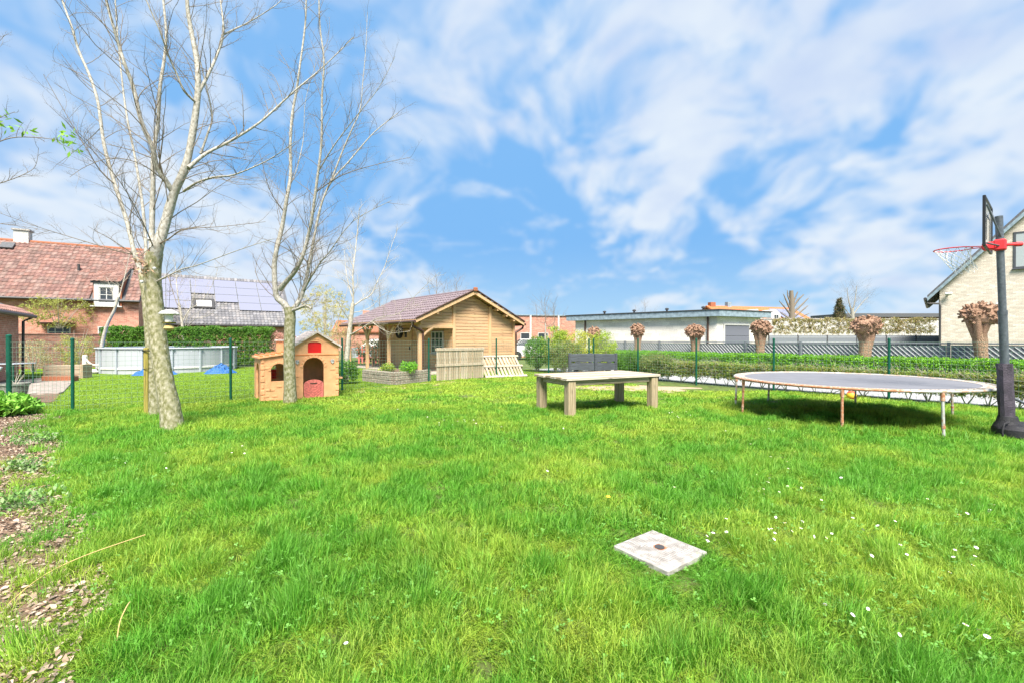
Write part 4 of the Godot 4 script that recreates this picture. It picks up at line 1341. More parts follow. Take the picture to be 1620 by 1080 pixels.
# side shoots along a limb, each with finer shoots of its own
func shoots(mb: MB, pts: Array, r0: float, count: int, length: float, r: RandomNumberGenerator, level: int, droop := 0.0, from := 0.25, outward := Vector3.ZERO) -> void:
	var n := pts.size()
	for k in count:
		var q := from + (1.0 - from) * (k + r.randf()) / count
		var i := clampi(int(q * (n - 1)), 0, n - 2)
		var p: Vector3 = pts[i].lerp(pts[i + 1], q * (n - 1) - i)
		var t: Vector3 = (pts[i + 1] - pts[i]).normalized()
		var side := t.cross(Vector3(r.randfn(), r.randfn(), r.randfn())).normalized()
		var d := (t * r.randf_range(0.45, 0.9) + side * r.randf_range(0.5, 0.95) + Vector3(0, 0.22 - droop, 0) + outward).normalized()
		var l := length * r.randf_range(0.45, 1.1) * (1.0 - 0.45 * q)
		var line := [p]
		var steps := 5
		var bend := Vector3(r.randfn(), r.randfn() * 0.6 + 0.5 - droop * 2.0, r.randfn()) * 0.16
		for j in steps:
			d = (d + bend + Vector3(r.randfn(), r.randfn(), r.randfn()) * 0.1).normalized()
			line.append(line[-1] + d * l / steps)
		var rr := r0 * lerpf(1.0, 0.5, q)
		mb.tube(line, [rr, rr * 0.85, rr * 0.7, rr * 0.55, rr * 0.42, rr * 0.25], 5 if level > 1 else 3, false)
		if level > 0:
			shoots(mb, line, rr * 0.52, 6 if level > 1 else 4, l * 0.55, r, level - 1, droop, 0.2)

# limbs: [points (u, v, how far nearer (-) or farther (+) than the trunk), start radius, end radius, side shoots, shoot length]
func tree(called: String, label: String, base: Vector3, ahead: float, trunk: Array, tr0: float, tr1: float, limbs: Array, bark: Material, limb_bark: Material, s: int, droop := 0.0, flare := 0.05, twig: Material = null) -> Node3D:
	var t := thing(called, label, "tree", base)
	var r := rnd(s)
	var pts := []
	for p in trunk: pts.append(at(p[0], p[1], ahead + (p[2] if p.size() > 2 else 0.0)) - base)
	pts[0].y = -0.05
	pts = smooth(pts, 5)
	part("trunk", limb_mesh(pts, tr0, tr1, 18, s, 0.035, flare), bark, t)
	var tw := MB.new()
	for k in limbs.size():
		var l: Array = limbs[k]
		var line := []
		for p in l[0]: line.append(at(p[0], p[1], ahead + (p[2] if p.size() > 2 else 0.0)) - base)
		for i in range(1, line.size()):
			line[i] += Vector3(r.randfn(), r.randfn(), r.randfn()) * 0.012
		line = smooth(line, 4)
		part("limb", limb_mesh(line, l[1] * 0.9, l[2] * 0.72, 9 if l[1] > 0.03 else 6, s + k, 0.05, 0.0, 0.6), limb_bark if l[1] > 0.018 else (twig if twig != null else M.twig), t)
		shoots(tw, line, clampf(l[1] * 0.25, 0.005, 0.011), int(l[3] * 2.2), l[4] * 1.1, r, 2, droop, 0.1)
	part("twigs", tw, twig if twig != null else M.twig, t, Transform3D.IDENTITY, "stuff")
	return t

func make_trees() -> void:
	# nearest tree: its trunk leans left in front of the staked one
	var d1 := 7.6
	tree("bare_tree", "front bare grey-barked tree whose trunk leans across the staked one", V((273 - 810) / FOCAL * d1, d1), d1,
		[[273, 679], [267, 640, 0.0], [259, 600], [252, 555], [247, 510], [243, 465], [241, 430], [245, 400]], 0.138, 0.118,
		[
			[[[244, 416], [252, 385], [261, 358, 0.05], [277, 305, 0.1], [291, 277, 0.1], [303, 236, 0.15], [312, 163, 0.2], [314, 122, 0.2], [312, 94, 0.25], [301, 41, 0.3], [299, 0, 0.3], [296, -120, 0.3]], 0.115, 0.035, 12, 1.5],
			[[[275, 306, 0.1], [262, 288, 0.0], [248, 262, -0.1], [240, 232, -0.2], [222, 191, -0.3], [210, 138, -0.3], [200, 102, -0.4], [191, 81, -0.4], [179, 45, -0.5], [169, 0, -0.5], [150, -90, -0.6]], 0.055, 0.022, 11, 1.4],
			[[[241, 395], [240, 367, 0.2], [242, 293, 0.3], [244, 244, 0.4], [251, 195, 0.5], [255, 138, 0.5], [261, 94, 0.6], [263, 53, 0.6], [261, 0, 0.7], [258, -80, 0.7]], 0.06, 0.022, 10, 1.2],
			[[[299, 266, 0.1], [326, 244, 0.3], [367, 224, 0.5], [411, 196, 0.7], [448, 159, 0.9], [473, 139, 1.0], [513, 106, 1.2], [560, 60, 1.4]], 0.04, 0.01, 12, 1.1],
			[[[291, 303, 0.1], [312, 290, -0.1], [338, 281, -0.3], [367, 277, -0.5], [407, 261, -0.7], [436, 248, -0.8], [470, 226, -1.0]], 0.026, 0.006, 9, 0.9],
			[[[318, 244, 0.3], [331, 210, 0.4], [336, 183, 0.5], [328, 134, 0.5], [312, 77, 0.6], [300, 20, 0.7], [296, -40, 0.7]], 0.024, 0.009, 7, 0.9],
			[[[313, 165, 0.2], [293, 143, 0.0], [281, 118, -0.1], [269, 90, -0.2], [253, 49, -0.4], [234, 0, -0.5], [215, -60, -0.6]], 0.026, 0.01, 8, 0.9],
			[[[314, 150, 0.2], [326, 122, 0.3], [344, 85, 0.5], [354, 58, 0.6], [354, 35, 0.6], [348, 0, 0.7], [345, -50, 0.7]], 0.036, 0.014, 8, 0.9],
			[[[352, 58, 0.6], [375, 47, 0.8], [391, 41, 0.9], [415, 24, 1.0], [445, 4, 1.2], [470, -30, 1.3]], 0.022, 0.007, 7, 0.8],
			[[[246, 447], [257, 443, -0.15], [267, 436, -0.25], [289, 425, -0.4], [315, 418, -0.6], [378, 397, -0.9], [430, 376, -1.2]], 0.022, 0.005, 9, 0.8],
			[[[266, 437, -0.25], [274, 462, -0.3], [281, 485, -0.35], [287, 507, -0.4]], 0.01, 0.004, 4, 0.4],
			[[[248, 388], [268, 378, -0.2], [290, 365, -0.4], [320, 360, -0.6], [350, 358, -0.7], [420, 352, -1.0]], 0.018, 0.004, 8, 0.8],
			[[[246, 400], [225, 350, -0.4], [190, 290, -0.8], [150, 240, -1.1], [110, 200, -1.4]], 0.014, 0.004, 8, 0.8],
			[[[262, 288, 0], [225, 262, -0.4], [180, 250, -0.7], [140, 262, -0.9], [110, 282, -1.1]], 0.012, 0.004, 6, 0.7],
		], M.bark_moss, M.bark, 201, 0.0, 0.05)
	var d2 := 9.05
	tree("bare_tree", "staked bare tree just behind the front tree", V((246 - 810) / FOCAL * d2, d2), d2,
		[[246, 656], [244, 620], [241, 570], [237, 520], [233, 470], [227, 435]], 0.12, 0.09,
		[
			[[[229, 445], [219, 418], [214, 399], [204, 354, 0.1], [183, 293, 0.2], [167, 228, 0.3], [157, 163, 0.4], [143, 122, 0.5], [126, 81, 0.6], [116, 45, 0.6], [102, 4, 0.7], [85, -60, 0.8]], 0.062, 0.022, 13, 1.4],
			[[[228, 440], [232, 400, 0.2], [226, 330, 0.5], [214, 250, 0.8], [200, 170, 1.1], [188, 60, 1.4], [180, -60, 1.6]], 0.05, 0.015, 10, 1.3],
			[[[216, 404], [185, 396, -0.2], [150, 387, -0.4], [105, 374, -0.6], [60, 360, -0.9], [0, 338, -1.2]], 0.016, 0.005, 9, 0.8],
			[[[183, 293, 0.2], [160, 272, 0.0], [140, 240, -0.2], [110, 190, -0.4], [70, 120, -0.6]], 0.018, 0.005, 8, 0.9],
			[[[163, 200, 0.3], [148, 215, 0.6], [120, 240, 0.9], [90, 262, 1.1]], 0.011, 0.004, 5, 0.6],
		], M.bark_moss, M.bark, 211, 0.0, 0.05)
	var d3 := 10.72
	tree("bare_tree", "bare forked tree standing right in front of the orange playhouse", V((458.5 - 810) / FOCAL * d3, d3), d3,
		[[458.5, 636], [458, 600], [457, 560], [458, 520], [459, 500], [457, 487]], 0.128, 0.115,
		[
			[[[457, 495], [449, 482, 0.05], [440, 472, 0.1], [436, 455, 0.1], [434, 424, 0.2], [438, 399, 0.2], [446, 358, 0.3], [454, 314, 0.3], [460, 277, 0.4], [460, 228, 0.4], [464, 183, 0.5], [469, 143, 0.5], [475, 110, 0.5], [483, 41, 0.6], [485, 0, 0.6], [487, -60, 0.6]], 0.1, 0.02, 18, 1.4],
			[[[442, 458, 0.1], [455, 443, 0.0], [467, 428, -0.1], [480, 406, -0.2], [488, 375, -0.2], [493, 346, -0.3], [503, 285, -0.4], [509, 224, -0.5], [509, 155, -0.5], [513, 98, -0.6], [507, 41, -0.6], [504, -40, -0.7]], 0.075, 0.018, 18, 1.4],
			[[[458, 494], [468, 485, 0.05], [478, 465, 0.15], [484, 440, 0.2], [490, 412, 0.3], [496, 385, 0.4], [509, 326, 0.5], [525, 285, 0.6], [552, 258, 0.8], [591, 212, 1.0], [630, 180, 1.2]], 0.085, 0.012, 18, 1.4],
			[[[524, 287, 0.6], [540, 240, 0.7], [556, 205, 0.7], [570, 175, 0.8], [576, 130, 0.9], [580, 81, 1.0], [582, 20, 1.1]], 0.028, 0.008, 10, 1.1],
			[[[479, 462, 0.15], [490, 442, 0.0], [497, 430, -0.1], [507, 413, -0.2], [520, 400, -0.3], [560, 352, -0.5], [620, 318, -0.8]], 0.04, 0.006, 10, 1.1],
			[[[461, 492], [472, 488, -0.15], [484, 484, -0.25], [492, 488, -0.3]], 0.05, 0.032, 4, 0.8],
			[[[450, 336, 0.3], [436, 316, 0.1], [426, 298, 0.0], [420, 278, -0.1], [412, 240, -0.2]], 0.018, 0.005, 7, 0.8],
			[[[505, 270, -0.4], [530, 230, -0.6], [560, 190, -0.8], [600, 140, -1.0], [625, 90, -1.1]], 0.022, 0.006, 10, 1.1],
			[[[499, 305, -0.3], [540, 278, -0.5], [590, 262, -0.8], [650, 250, -1.1]], 0.017, 0.005, 9, 1.0],
			[[[456, 300, 0.3], [470, 270, 0.6], [480, 220, 0.8], [484, 160, 1.0], [500, 100, 1.2]], 0.02, 0.006, 8, 1.0],
		], M.bark_moss, M.bark, 221, 0.0, 0.045)
	var d4 := 16.9
	tree("pale_tree", "slim pale-barked bare tree at the cabin's left end", V((548 - 810) / FOCAL * d4, d4), d4,
		[[548, 602], [548, 575], [551, 540], [555, 505], [558, 480]], 0.1, 0.07,
		[
			[[[558, 484], [559, 460], [558, 430], [562, 395, 0.2], [566, 360, 0.3], [569, 330, 0.3]], 0.05, 0.012, 12, 1.2],
			[[[559, 484], [572, 476, 0.3], [587, 465, 0.5], [598, 445, 0.6], [608, 424, 0.7], [617, 396, 0.8], [630, 360, 1.0]], 0.036, 0.009, 10, 1.2],
			[[[553, 530], [568, 522, -0.4], [587, 509, -0.7], [600, 502, -0.9], [632, 495, -1.2], [655, 471, -1.4], [694, 430, -1.7]], 0.036, 0.007, 10, 1.1],
			[[[588, 509, -0.7], [604, 521, -1.0], [622, 526, -1.3], [648, 524, -1.6]], 0.02, 0.006, 7, 0.7],
			[[[557, 470], [552, 450, 0.2], [547, 425, 0.4], [544, 395, 0.6]], 0.028, 0.008, 8, 1.0],
			[[[553, 508], [540, 488, -0.3], [528, 470, -0.6], [515, 462, -0.8]], 0.022, 0.006, 7, 0.9],
			[[[557, 495], [575, 492, 0.3], [590, 483, 0.5], [602, 468, 0.7], [625, 458, 0.9]], 0.02, 0.006, 7, 0.9],
		], M.bark_pale, M.bark_pale, 231, 0.05, 0.03, M.twig_pale)
	var d5 := 20.6
	tree("pale_sapling", "leaning white-stemmed sapling at the left end of the pool", V((157 - 810) / FOCAL * d5, d5), d5,
		[[157, 590], [158, 565], [163, 535], [170, 512], [180, 492], [187, 470]], 0.09, 0.05,
		[
			[[[187, 474], [192, 455, 0.3], [199, 430, 0.5], [206, 400, 0.8]], 0.04, 0.01, 7, 1.2],
			[[[185, 480], [176, 460, 0.3], [168, 440, 0.5]], 0.02, 0.008, 5, 1.0],
		], M.bark_pale, M.bark_pale, 241, 0.0, 0.02, M.twig_pale)
	var d6 := 27.0
	tree("pale_sapling", "slender pale bare tree rising behind the evergreen hedge", V((292 - 810) / FOCAL * d6, d6), d6,
		[[292, 576], [290, 540], [287, 505], [283, 480]], 0.09, 0.06,
		[
			[[[283, 482], [280, 455], [278, 430, 0.4], [276, 405, 0.5]], 0.045, 0.01, 8, 1.6],
			[[[288, 510], [300, 490, 0.3], [318, 478, 0.6], [335, 452, 0.8], [345, 425, 1.0]], 0.04, 0.01, 9, 1.6],
			[[[289, 525], [308, 505, -0.3], [330, 500, -0.5], [352, 480, -0.8]], 0.03, 0.01, 7, 1.3],
			[[[290, 530], [296, 500, 0.4], [306, 470, 0.6], [310, 430, 0.8]], 0.035, 0.01, 8, 1.5],
		], M.bark_pale, M.bark_pale, 251, 0.0, 0.02, M.twig_pale)
	# tree outside the frame whose branches with young leaves reach in
	var d7 := 6.2
	var t := tree("overhanging_tree", "tree at the left edge reaching in with thin reddish branches and young leaves", V(-8.1, d7), d7,
		[[-131, 710], [-130, 560], [-126, 420], [-120, 300]], 0.14, 0.1,
		[
			[[[-122, 320], [-70, 262], [-20, 236, 0.1], [20, 222, 0.2], [60, 219, 0.3], [98, 222, 0.3]], 0.018, 0.005, 6, 0.35],
			[[[-124, 380], [-60, 310], [0, 290, 0.2], [40, 276, 0.3], [58, 262, 0.4], [62, 235, 0.4]], 0.013, 0.003, 6, 0.35],
			[[[-122, 330], [-60, 240], [-10, 195, -0.1], [25, 178, -0.1]], 0.012, 0.004, 5, 0.35],
			[[[-120, 300], [-80, 180], [-30, 100, 0.3], [10, 60, 0.4]], 0.014, 0.004, 6, 0.5],
			[[[-124, 400], [-50, 360], [0, 352, 0.4], [70, 366, 0.6]], 0.008, 0.003, 6, 0.4],
		], M.bark, M.twig, 261, 0.1, 0.04)
	var leaves := MB.new()
	var r := rnd(5)
	for q in [[98, 222, 0.3, 16], [106, 214, 0.3, 10], [118, 232, 0.3, 9], [12, 205, 0.0, 8], [40, 208, 0.2, 8], [8, 186, -0.1, 6], [120, 240, 0.3, 4]]:
		for k in q[3]:
			var p: Vector3 = at(q[0] + r.randfn() * 5, q[1] + r.randfn() * 5, d7 + q[2] + r.randfn() * 0.04) - t.position
			var d := Vector3(r.randfn(), r.randfn() - 0.4, r.randfn()).normalized()
			var side := d.cross(Vector3(r.randfn(), r.randfn(), r.randfn())).normalized()
			var l := r.randf_range(0.06, 0.13)
			leaves.col = Color(0.2, 0.42, 0.03) * r.randf_range(0.8, 1.3)
			leaves.tri(p, p + d * l * 0.5 + side * l * 0.17, p + d * l)
			leaves.tri(p, p + d * l, p + d * l * 0.5 - side * l * 0.17)
	part("young_leaves", leaves, M.leaf, t, Transform3D.IDENTITY, "stuff")
	# dead leaves caught in the fork of the front tree
	var fork := get_node("bare_tree")
	var dl := MB.new()
	for k in 60:
		var p: Vector3 = at(226 + r.randfn() * 7, 420 + r.randfn() * 9, d1 - 0.16 + r.randfn() * 0.05) - fork.position
		var d := Vector3(r.randfn(), r.randfn(), r.randfn() + 0.5).normalized()
		var side := d.cross(Vector3(r.randfn(), r.randfn(), r.randfn())).normalized()
		var l := r.randf_range(0.05, 0.12)
		dl.col = Color(0.5, 0.34, 0.22) * r.randf_range(0.6, 1.2)
		dl.tri(p, p + d * l * 0.5 + side * l * 0.2, p + d * l)
		dl.tri(p, p + d * l, p + d * l * 0.5 - side * l * 0.2)
	part("dead_leaves", dl, M.dry_leaf, fork, Transform3D.IDENTITY, "stuff")
	make_pollards()
	make_far_trees()

# pollarded willows: stout trunk and a knobbly head of cut stubs
func make_pollards() -> void:
	var data := [
		[1549, 13.1, 481, 2.5, 0.235, "largest pollard willow, in front of the cream house", 0.5],
		[1371, 15.1, 500, 2.2, 0.27, "pollard willow with leaning stub, before the pleached hedge", 0.6],
		[1203, 17.8, 508, 2.2, 0.25, "pollard willow right beside the garage's right end", 0.1],
		[1100, 19.9, 515, 2.1, 0.25, "pollard willow in front of the garage's brown downpipe", 0.0],
		[1009, 22.2, 512, 2.2, 0.22, "slender pollard willow in front of the garage's blank wall", 0.0],
		[941, 23.6, 519, 2.05, 0.22, "ivy-grown pollard willow at the garage's left end", 0.0]]
	for k in data.size():
		var p: Array = data[k]
		var base := V((p[0] - 810) / FOCAL * p[1], p[1])
		var t := thing("pollard_willow", p[5], "tree", base, Basis.IDENTITY, "pollard willows behind the clipped hedge")
		var r := rnd(300 + k)
		var lean: float = -0.14 if k == 0 else (0.1 if k == 1 else 0.0)
		var h: float = p[3] - 0.5
		var w: float = p[4]
		var pts := smooth([Vector3(0.05 - lean, -0.05, 0), Vector3(-lean * 0.7, h * 0.4, 0), Vector3(-lean * 0.2, h * 0.8, 0), Vector3(0, h + 0.1, 0)], 4)
		part("trunk", limb_mesh(pts, w * 0.66, w * 0.66, 14, 300 + k, 0.07, 0.05), M.willow_bark, t)
		# the head: one lumpy mass of healed cuts
		var mb := MB.new()
		var hw := w * (1.8 if k == 0 else 1.42)
		var hy := 0.3
		var hc := Vector3(-lean * 0.3, h + 0.2, 0)
		var lumps := []
		for j in 6: lumps.append([Vector3(r.randfn(), r.randfn(), r.randfn()).normalized(), r.randf_range(-0.22, 0.3)])
		var swell := func(d: Vector3) -> float:
			var q := 1.0
			for e in lumps: q += e[1] * pow(maxf(0.0, d.dot(e[0])), 3.0)
			return q
		for j in 9:
			for i in 14:
				var corner := []
				for e in [[0, 0], [1, 0], [1, 1], [0, 1]]:
					var a: float = TAU * (i + e[0]) / 14.0
					var b: float = PI * (j + e[1]) / 9.0
					var dn := Vector3(cos(a) * sin(b), cos(b), sin(a) * sin(b))
					corner.append(hc + Vector3(dn.x * hw, dn.y * hy, dn.z * hw) * 0.92 * swell.call(dn))
				mb.oquad(corner[0], corner[1], corner[2], corner[3], hc)
		for j in 210:
			var d := Vector3(r.randfn(), r.randfn() + 0.25, r.randfn()).normalized()
			if d.y < -0.75: continue
			var o: Vector3 = hc + Vector3(d.x * hw, d.y * hy, d.z * hw) * r.randf_range(0.86, 1.04) * swell.call(d)
			var l := r.randf_range(0.02, 0.085)
			var rr := r.randf_range(0.018, 0.05)
			var dd := (d + Vector3(r.randfn(), r.randfn() + 0.3, r.randfn()) * 0.35).normalized()
			mb.tube([o - dd * 0.06, o, o + dd * l], [rr * 1.2, rr * 1.1, rr * 0.8], 6)
		for j in 5:
			var a := TAU * j / 5.0 + k
			var d := Vector3(cos(a), 0, sin(a))
			mb.tube([Vector3(0, h - 0.5, 0) + d * w * 0.3, Vector3(0, h - 0.1, 0) + d * hw * 0.42, Vector3(0, h + 0.2, 0) + d * hw * 0.6], [w * 0.3, w * 0.36, w * 0.34], 10)
		part("knobbly_head", mb, M.willow_cut, t)
		if k == 1:
			var st := MB.new()
			st.tube([Vector3(0.1, h, 0), Vector3(0.38, h + 0.2, 0.05), Vector3(0.55, h + 0.3, 0.05)], [0.07, 0.04, 0.02], 8)
			part("stub", st, M.willow_bark, t)
		if k == 5:
			var lists := []
			var tints := []
			for j in 130:
				lists.append(Transform3D(any_turn(r, r.randf_range(0.7, 1.2)), Vector3(r.randfn() * 0.18, r.randf_range(0.3, p[3] - 0.25), r.randfn() * 0.18 + 0.1)))
				var g := r.randf_range(0.8, 1.2)
				tints.append(Color(g, g, g))
			spots("ivy", leaf_clump(12, 0.11, 0.06, 0.4, 77, [Color(0.18, 0.34, 0.04), Color(0.28, 0.4, 0.06)]), M.leaf, lists, tints, t)

func make_far_trees() -> void:
	# dead-armed tree, conifer and bare tree on the skyline
	var d := 52.0
	tree("stubby_tree", "dark lopped tree with short spreading arms before the orange roof", V((1253 - 810) / FOCAL * d, d), d,
		[[1253, 557], [1253, 520], [1253, 490], [1252, 460]], 0.5, 0.2,
		[
			[[[1253, 500], [1243, 488], [1233, 476]], 0.2, 0.06, 3, 0.8], [[[1253, 495], [1245, 478], [1240, 466]], 0.2, 0.06, 3, 0.8], [[[1253, 490], [1262, 476], [1272, 466]], 0.2, 0.06, 3, 0.8],
			[[[1253, 497], [1266, 485], [1279, 472]], 0.2, 0.06, 3, 0.8], [[[1253, 503], [1264, 496], [1278, 484]], 0.2, 0.06, 3, 0.8], [[[1253, 486], [1258, 472], [1262, 462]], 0.16, 0.06, 3, 0.8], [[[1253, 506], [1243, 500], [1235, 494]], 0.16, 0.06, 3, 0.8],
			[[[1253, 482], [1247, 470], [1246, 460]], 0.16, 0.06, 2, 0.8], [[[1253, 508], [1268, 502], [1280, 496]], 0.14, 0.05, 3, 0.8]], M.twig, M.twig, 401, 0.0, 0.1)
	d = 60.0
	tree("far_bare_tree", "fine-branched bare tree beside the dark conifer", V((1350 - 810) / FOCAL * d, d), d,
		[[1350, 554], [1350, 520], [1349, 500], [1348, 488]], 0.3, 0.18,
		[[[[1348, 495], [1343, 475], [1340, 455]], 0.14, 0.03, 9, 3.5], [[[1349, 495], [1353, 475], [1356, 452]], 0.14, 0.03, 9, 3.5], [[[1349, 500], [1362, 482], [1374, 470]], 0.12, 0.03, 9, 3.0], [[[1349, 503], [1338, 490], [1330, 480]], 0.1, 0.03, 7, 2.5]], M.bark, M.bark, 411, 0.0, 0.1)
	for k in [[600, 40.0, 455], [690, 34.0, 440], [722, 38.0, 448], [862, 33.0, 482], [876, 36.0, 490], [1020, 50.0, 483]]:
		var b: float = k[1]
		var top: float = k[2]
		tree("far_sapling", "thin bare sapling on the skyline %s" % {600: "left of the cabin ridge", 690: "above the cabin's near roof slope", 722: "just left of the cabin's peak", 862: "in front of the red brick building", 876: "beside the red brick building's downpipe", 1020: "behind the garage roof"}[k[0]], V((k[0] - 810) / FOCAL * b, b), b,
			[[k[0], 536 + 1080 / b], [k[0] + 1, 520], [k[0], top + 30]], 0.08, 0.04,
			[[[[k[0], top + 32], [k[0] + 1, top + 15], [k[0] - 1, top - 8]], 0.04, 0.012, 7, 2.0], [[[k[0] + 1, 515], [k[0] + 9, top + 30], [k[0] + 16, top + 6]], 0.03, 0.012, 5, 1.6], [[[k[0] + 1, 510], [k[0] - 10, top + 26], [k[0] - 15, top]], 0.03, 0.012, 5, 1.6]], M.bark, M.twig, 420 + int(k[0]), 0.0, 0.02)
	var c := thing("conifer", "dark pointed conifer on the skyline", "tree", V((1328 - 810) / FOCAL * 58.0, 58.0))
	var tk := MB.new()
	tk.tube([Vector3(0, 0, 0), Vector3(0, 6.2, 0)], [0.25, 0.05], 8)
	part("trunk", tk, M.bark, c)
	var r := rnd(9)
	var lists := []
	var tints := []
	for k in 700:
		var q := pow(r.randf(), 0.8)
		var y := lerpf(6.55, 1.0, q)
		var rad := 0.08 + 1.95 * q * (0.8 + 0.35 * sin(y * 5.0) * r.randf())
		var a := r.randf() * TAU
		var rr := rad * sqrt(r.randf_range(0.35, 1.0))
		lists.append(Transform3D(any_turn(r, r.randf_range(1.6, 2.6)), Vector3(cos(a) * rr, y, sin(a) * rr)))
		var g := r.randf_range(0.7, 1.2)
		tints.append(Color(g * 1.1, g, g))
	spots("crown", leaf_clump(14, 0.1, 0.07, 0.2, 8, [Color(0.1, 0.12, 0.045), Color(0.16, 0.13, 0.07), Color(0.07, 0.1, 0.035)]), M.leaf, lists, tints, c)

# ------------------------------------------------------------------ fences
func wire_panel(a: Vector3, b: Vector3, h: float, origin: Transform3D) -> MB:
	var mb := MB.new()
	var inv := origin.affine_inverse()
	var L := (b - a).length()
	var n := int(L / 0.1)
	var w := 0.0021
	for k in n + 1:
		var p := inv * a.lerp(b, float(k) / n)
		mb.tube([p + Vector3(0, 0.03, 0), p + Vector3(0, h, 0)], [w, w], 4, false)
	for y in [0.03, 0.13, 0.23, 0.33, 0.43, 0.53, 0.63, 0.73, 0.83, 0.93, 1.03, 1.13, 1.23, 1.33, 1.43]:
		if y > h + 0.01: continue
		var ww := 0.0024 if y > h - 0.12 or y < 0.1 else w
		mb.tube([inv * a + Vector3(0, y, 0), inv * b + Vector3(0, y, 0)], [ww, ww], 4, false)
	return mb

func wire_fence(label: String, posts: Array, thick := []) -> void:
	var t := thing("wire_fence", label, "fence", posts[0], facing(posts[0], posts[1]))
	var inv := t.transform.affine_inverse()
	for k in posts.size():
		var r: float = 0.045 if k in thick else 0.03
		var h: float = 1.57 if k in thick else 1.5
		var p: Vector3 = inv * posts[k]
		var mb := MB.new()
		mb.tube([p + Vector3(0, -0.02, 0), p + Vector3(0, h, 0)], [r, r], 14)
		var o := part("post", mb, M.fence_green, t)
		var cap := MB.new()
		cap.lathe([Vector2(r + 0.004, h - 0.03), Vector2(r + 0.004, h + 0.004), Vector2(r * 0.6, h + 0.02), Vector2(0, h + 0.026)], 14, p)
		part("post_cap", cap, M.fence_green, o)
		if k < posts.size() - 1:
			part("wire_mesh", wire_panel(posts[k], posts[k + 1], 1.43, t.transform), M.wire_green, t)

func make_fences() -> void:
	var left := [V(-10.67, 9.64), V(-9.08, 9.39), V(-6.89, 11.13), V(-4.97, 13.3), V(-2.91, 15.9), V(-0.61, 17.7), V(1.5, 18.6), V(3.1, 18.3)]
	wire_fence("green wire fence on round posts along the back of the lawn", left, [0])
	var right := [V(3.25, 18.1), V(4.6, 16.6), V(6.0, 14.8), V(7.6, 13.2), V(9.23, 11.13), V(10.86, 9.06), V(12.5, 7.0)]
	wire_fence("green wire fence running behind the trampoline along the hedge", right)
	# brace at the corner post
	var b := thing("fence_brace", "slanting pale green brace leaning on the thick corner post", "brace", V(-10.67, 9.5))
	var mb := MB.new()
	mb.tube([Vector3(0.02, 0.92, 0.02), Vector3(-0.42, -0.02, 0.35)], [0.028, 0.028], 10)
	part("tube", mb, M.pool_frame, b)
	# grey lattice fence behind the pollards: panels of crossing slats in frames
	var along := Vector3(0.62, 0, 0.785)
	var out := Vector3(0.785, 0, -0.62)
	var a := V(9.23, 11.13) + out * 5.2 - along * 14.0
	var f := thing("slat_fence", "dark grey fence of diagonal slats behind the pollard willows", "fence", a, facing(a, a + along))
	var n := 10
	var w := 2.05
	for k in n + 1:
		bx("post", M.fence_grey, f, Vector3(k * w, 0.7, 0), Vector3(0.08, 1.42, 0.08), 0.01)
	var back := MB.new()
	back.box(Vector3.ZERO, Vector3(w - 0.1, 1.22, 0.012))
	var rail := MB.new()
	rail.cbox(Vector3.ZERO, Vector3(w - 0.09, 0.045, 0.05), 0.006)
	var slat := MB.new()
	slat.box(Vector3.ZERO, Vector3(0.035, 0.86 * 1.9, 0.012))
	var slat_mesh := slat.mesh()
	var back_mesh := back.mesh()
	var rail_mesh := rail.mesh()
	for k in n:
		var cx := (k + 0.5) * w
		part("panel", back_mesh, M.fence_grey, f, Transform3D(Basis.IDENTITY, Vector3(cx, 0.7, -0.02)))
		part("rail", rail_mesh, M.fence_grey, f, Transform3D(Basis.IDENTITY, Vector3(cx, 1.36, 0)))
		part("rail", rail_mesh, M.fence_grey, f, Transform3D(Basis.IDENTITY, Vector3(cx, 0.06, 0)))
		var x := -w / 2 - 0.45
		while x < w / 2 + 0.45:
			var lo := maxf(x - 0.55, -w / 2 + 0.08)
			var hi := minf(x + 0.55, w / 2 - 0.08)
			var p0 := Vector3(cx + lo, 0.7 + (lo - x) * -1.05, 0.002)
			var p1 := Vector3(cx + hi, 0.7 + (hi - x) * -1.05, 0.002)
			if hi - lo < 0.05:
				x += 0.14
				continue
			var m := MB.new()
			m.box(Vector3.ZERO, Vector3((p1 - p0).length(), 0.022, 0.014))
			part("slat", m, M.fence_white, f, Transform3D(Basis(Vector3(0, 0, 1), atan2(p1.y - p0.y, p1.x - p0.x)), (p0 + p1) / 2))
			x += 0.14
	# second grey fence and pale wall farther back
	var g := thing("far_grey_fence", "plain grey mesh fence in front of the pleached hedge", "fence", V(17.2, 30.5), facing(V(17.2, 30.5), V(28.4, 30.0)))
	for k in 6:
		bx("panel", M.fence_grey, g, Vector3(0.98 + k * 1.9, 0.86, 0), Vector3(1.84, 1.72, 0.03), 0.005)
		bx("post", M.gutter, g, Vector3(0.02 + k * 1.9, 0.88, 0), Vector3(0.06, 1.78, 0.06), 0.005)
		for y in [0.5, 0.9, 1.3, 1.6]:
			bx("rail", M.fence_white, g, Vector3(0.98 + k * 1.9, y, 0.022), Vector3(1.8, 0.02, 0.012), 0)
	var pw := thing("pale_wall", "long pale rendered wall behind the pleached hedge", "wall", V(18.5, 36.0), facing(V(18.5, 36.0), V(34.5, 36.4)))
	bx("wall", M.render_white, pw, Vector3(8, 1.52, 0), Vector3(16, 3.04, 0.25), 0.01)
	bx("coping", M.concrete, pw, Vector3(8, 3.07, 0), Vector3(16.1, 0.07, 0.34), 0.01)

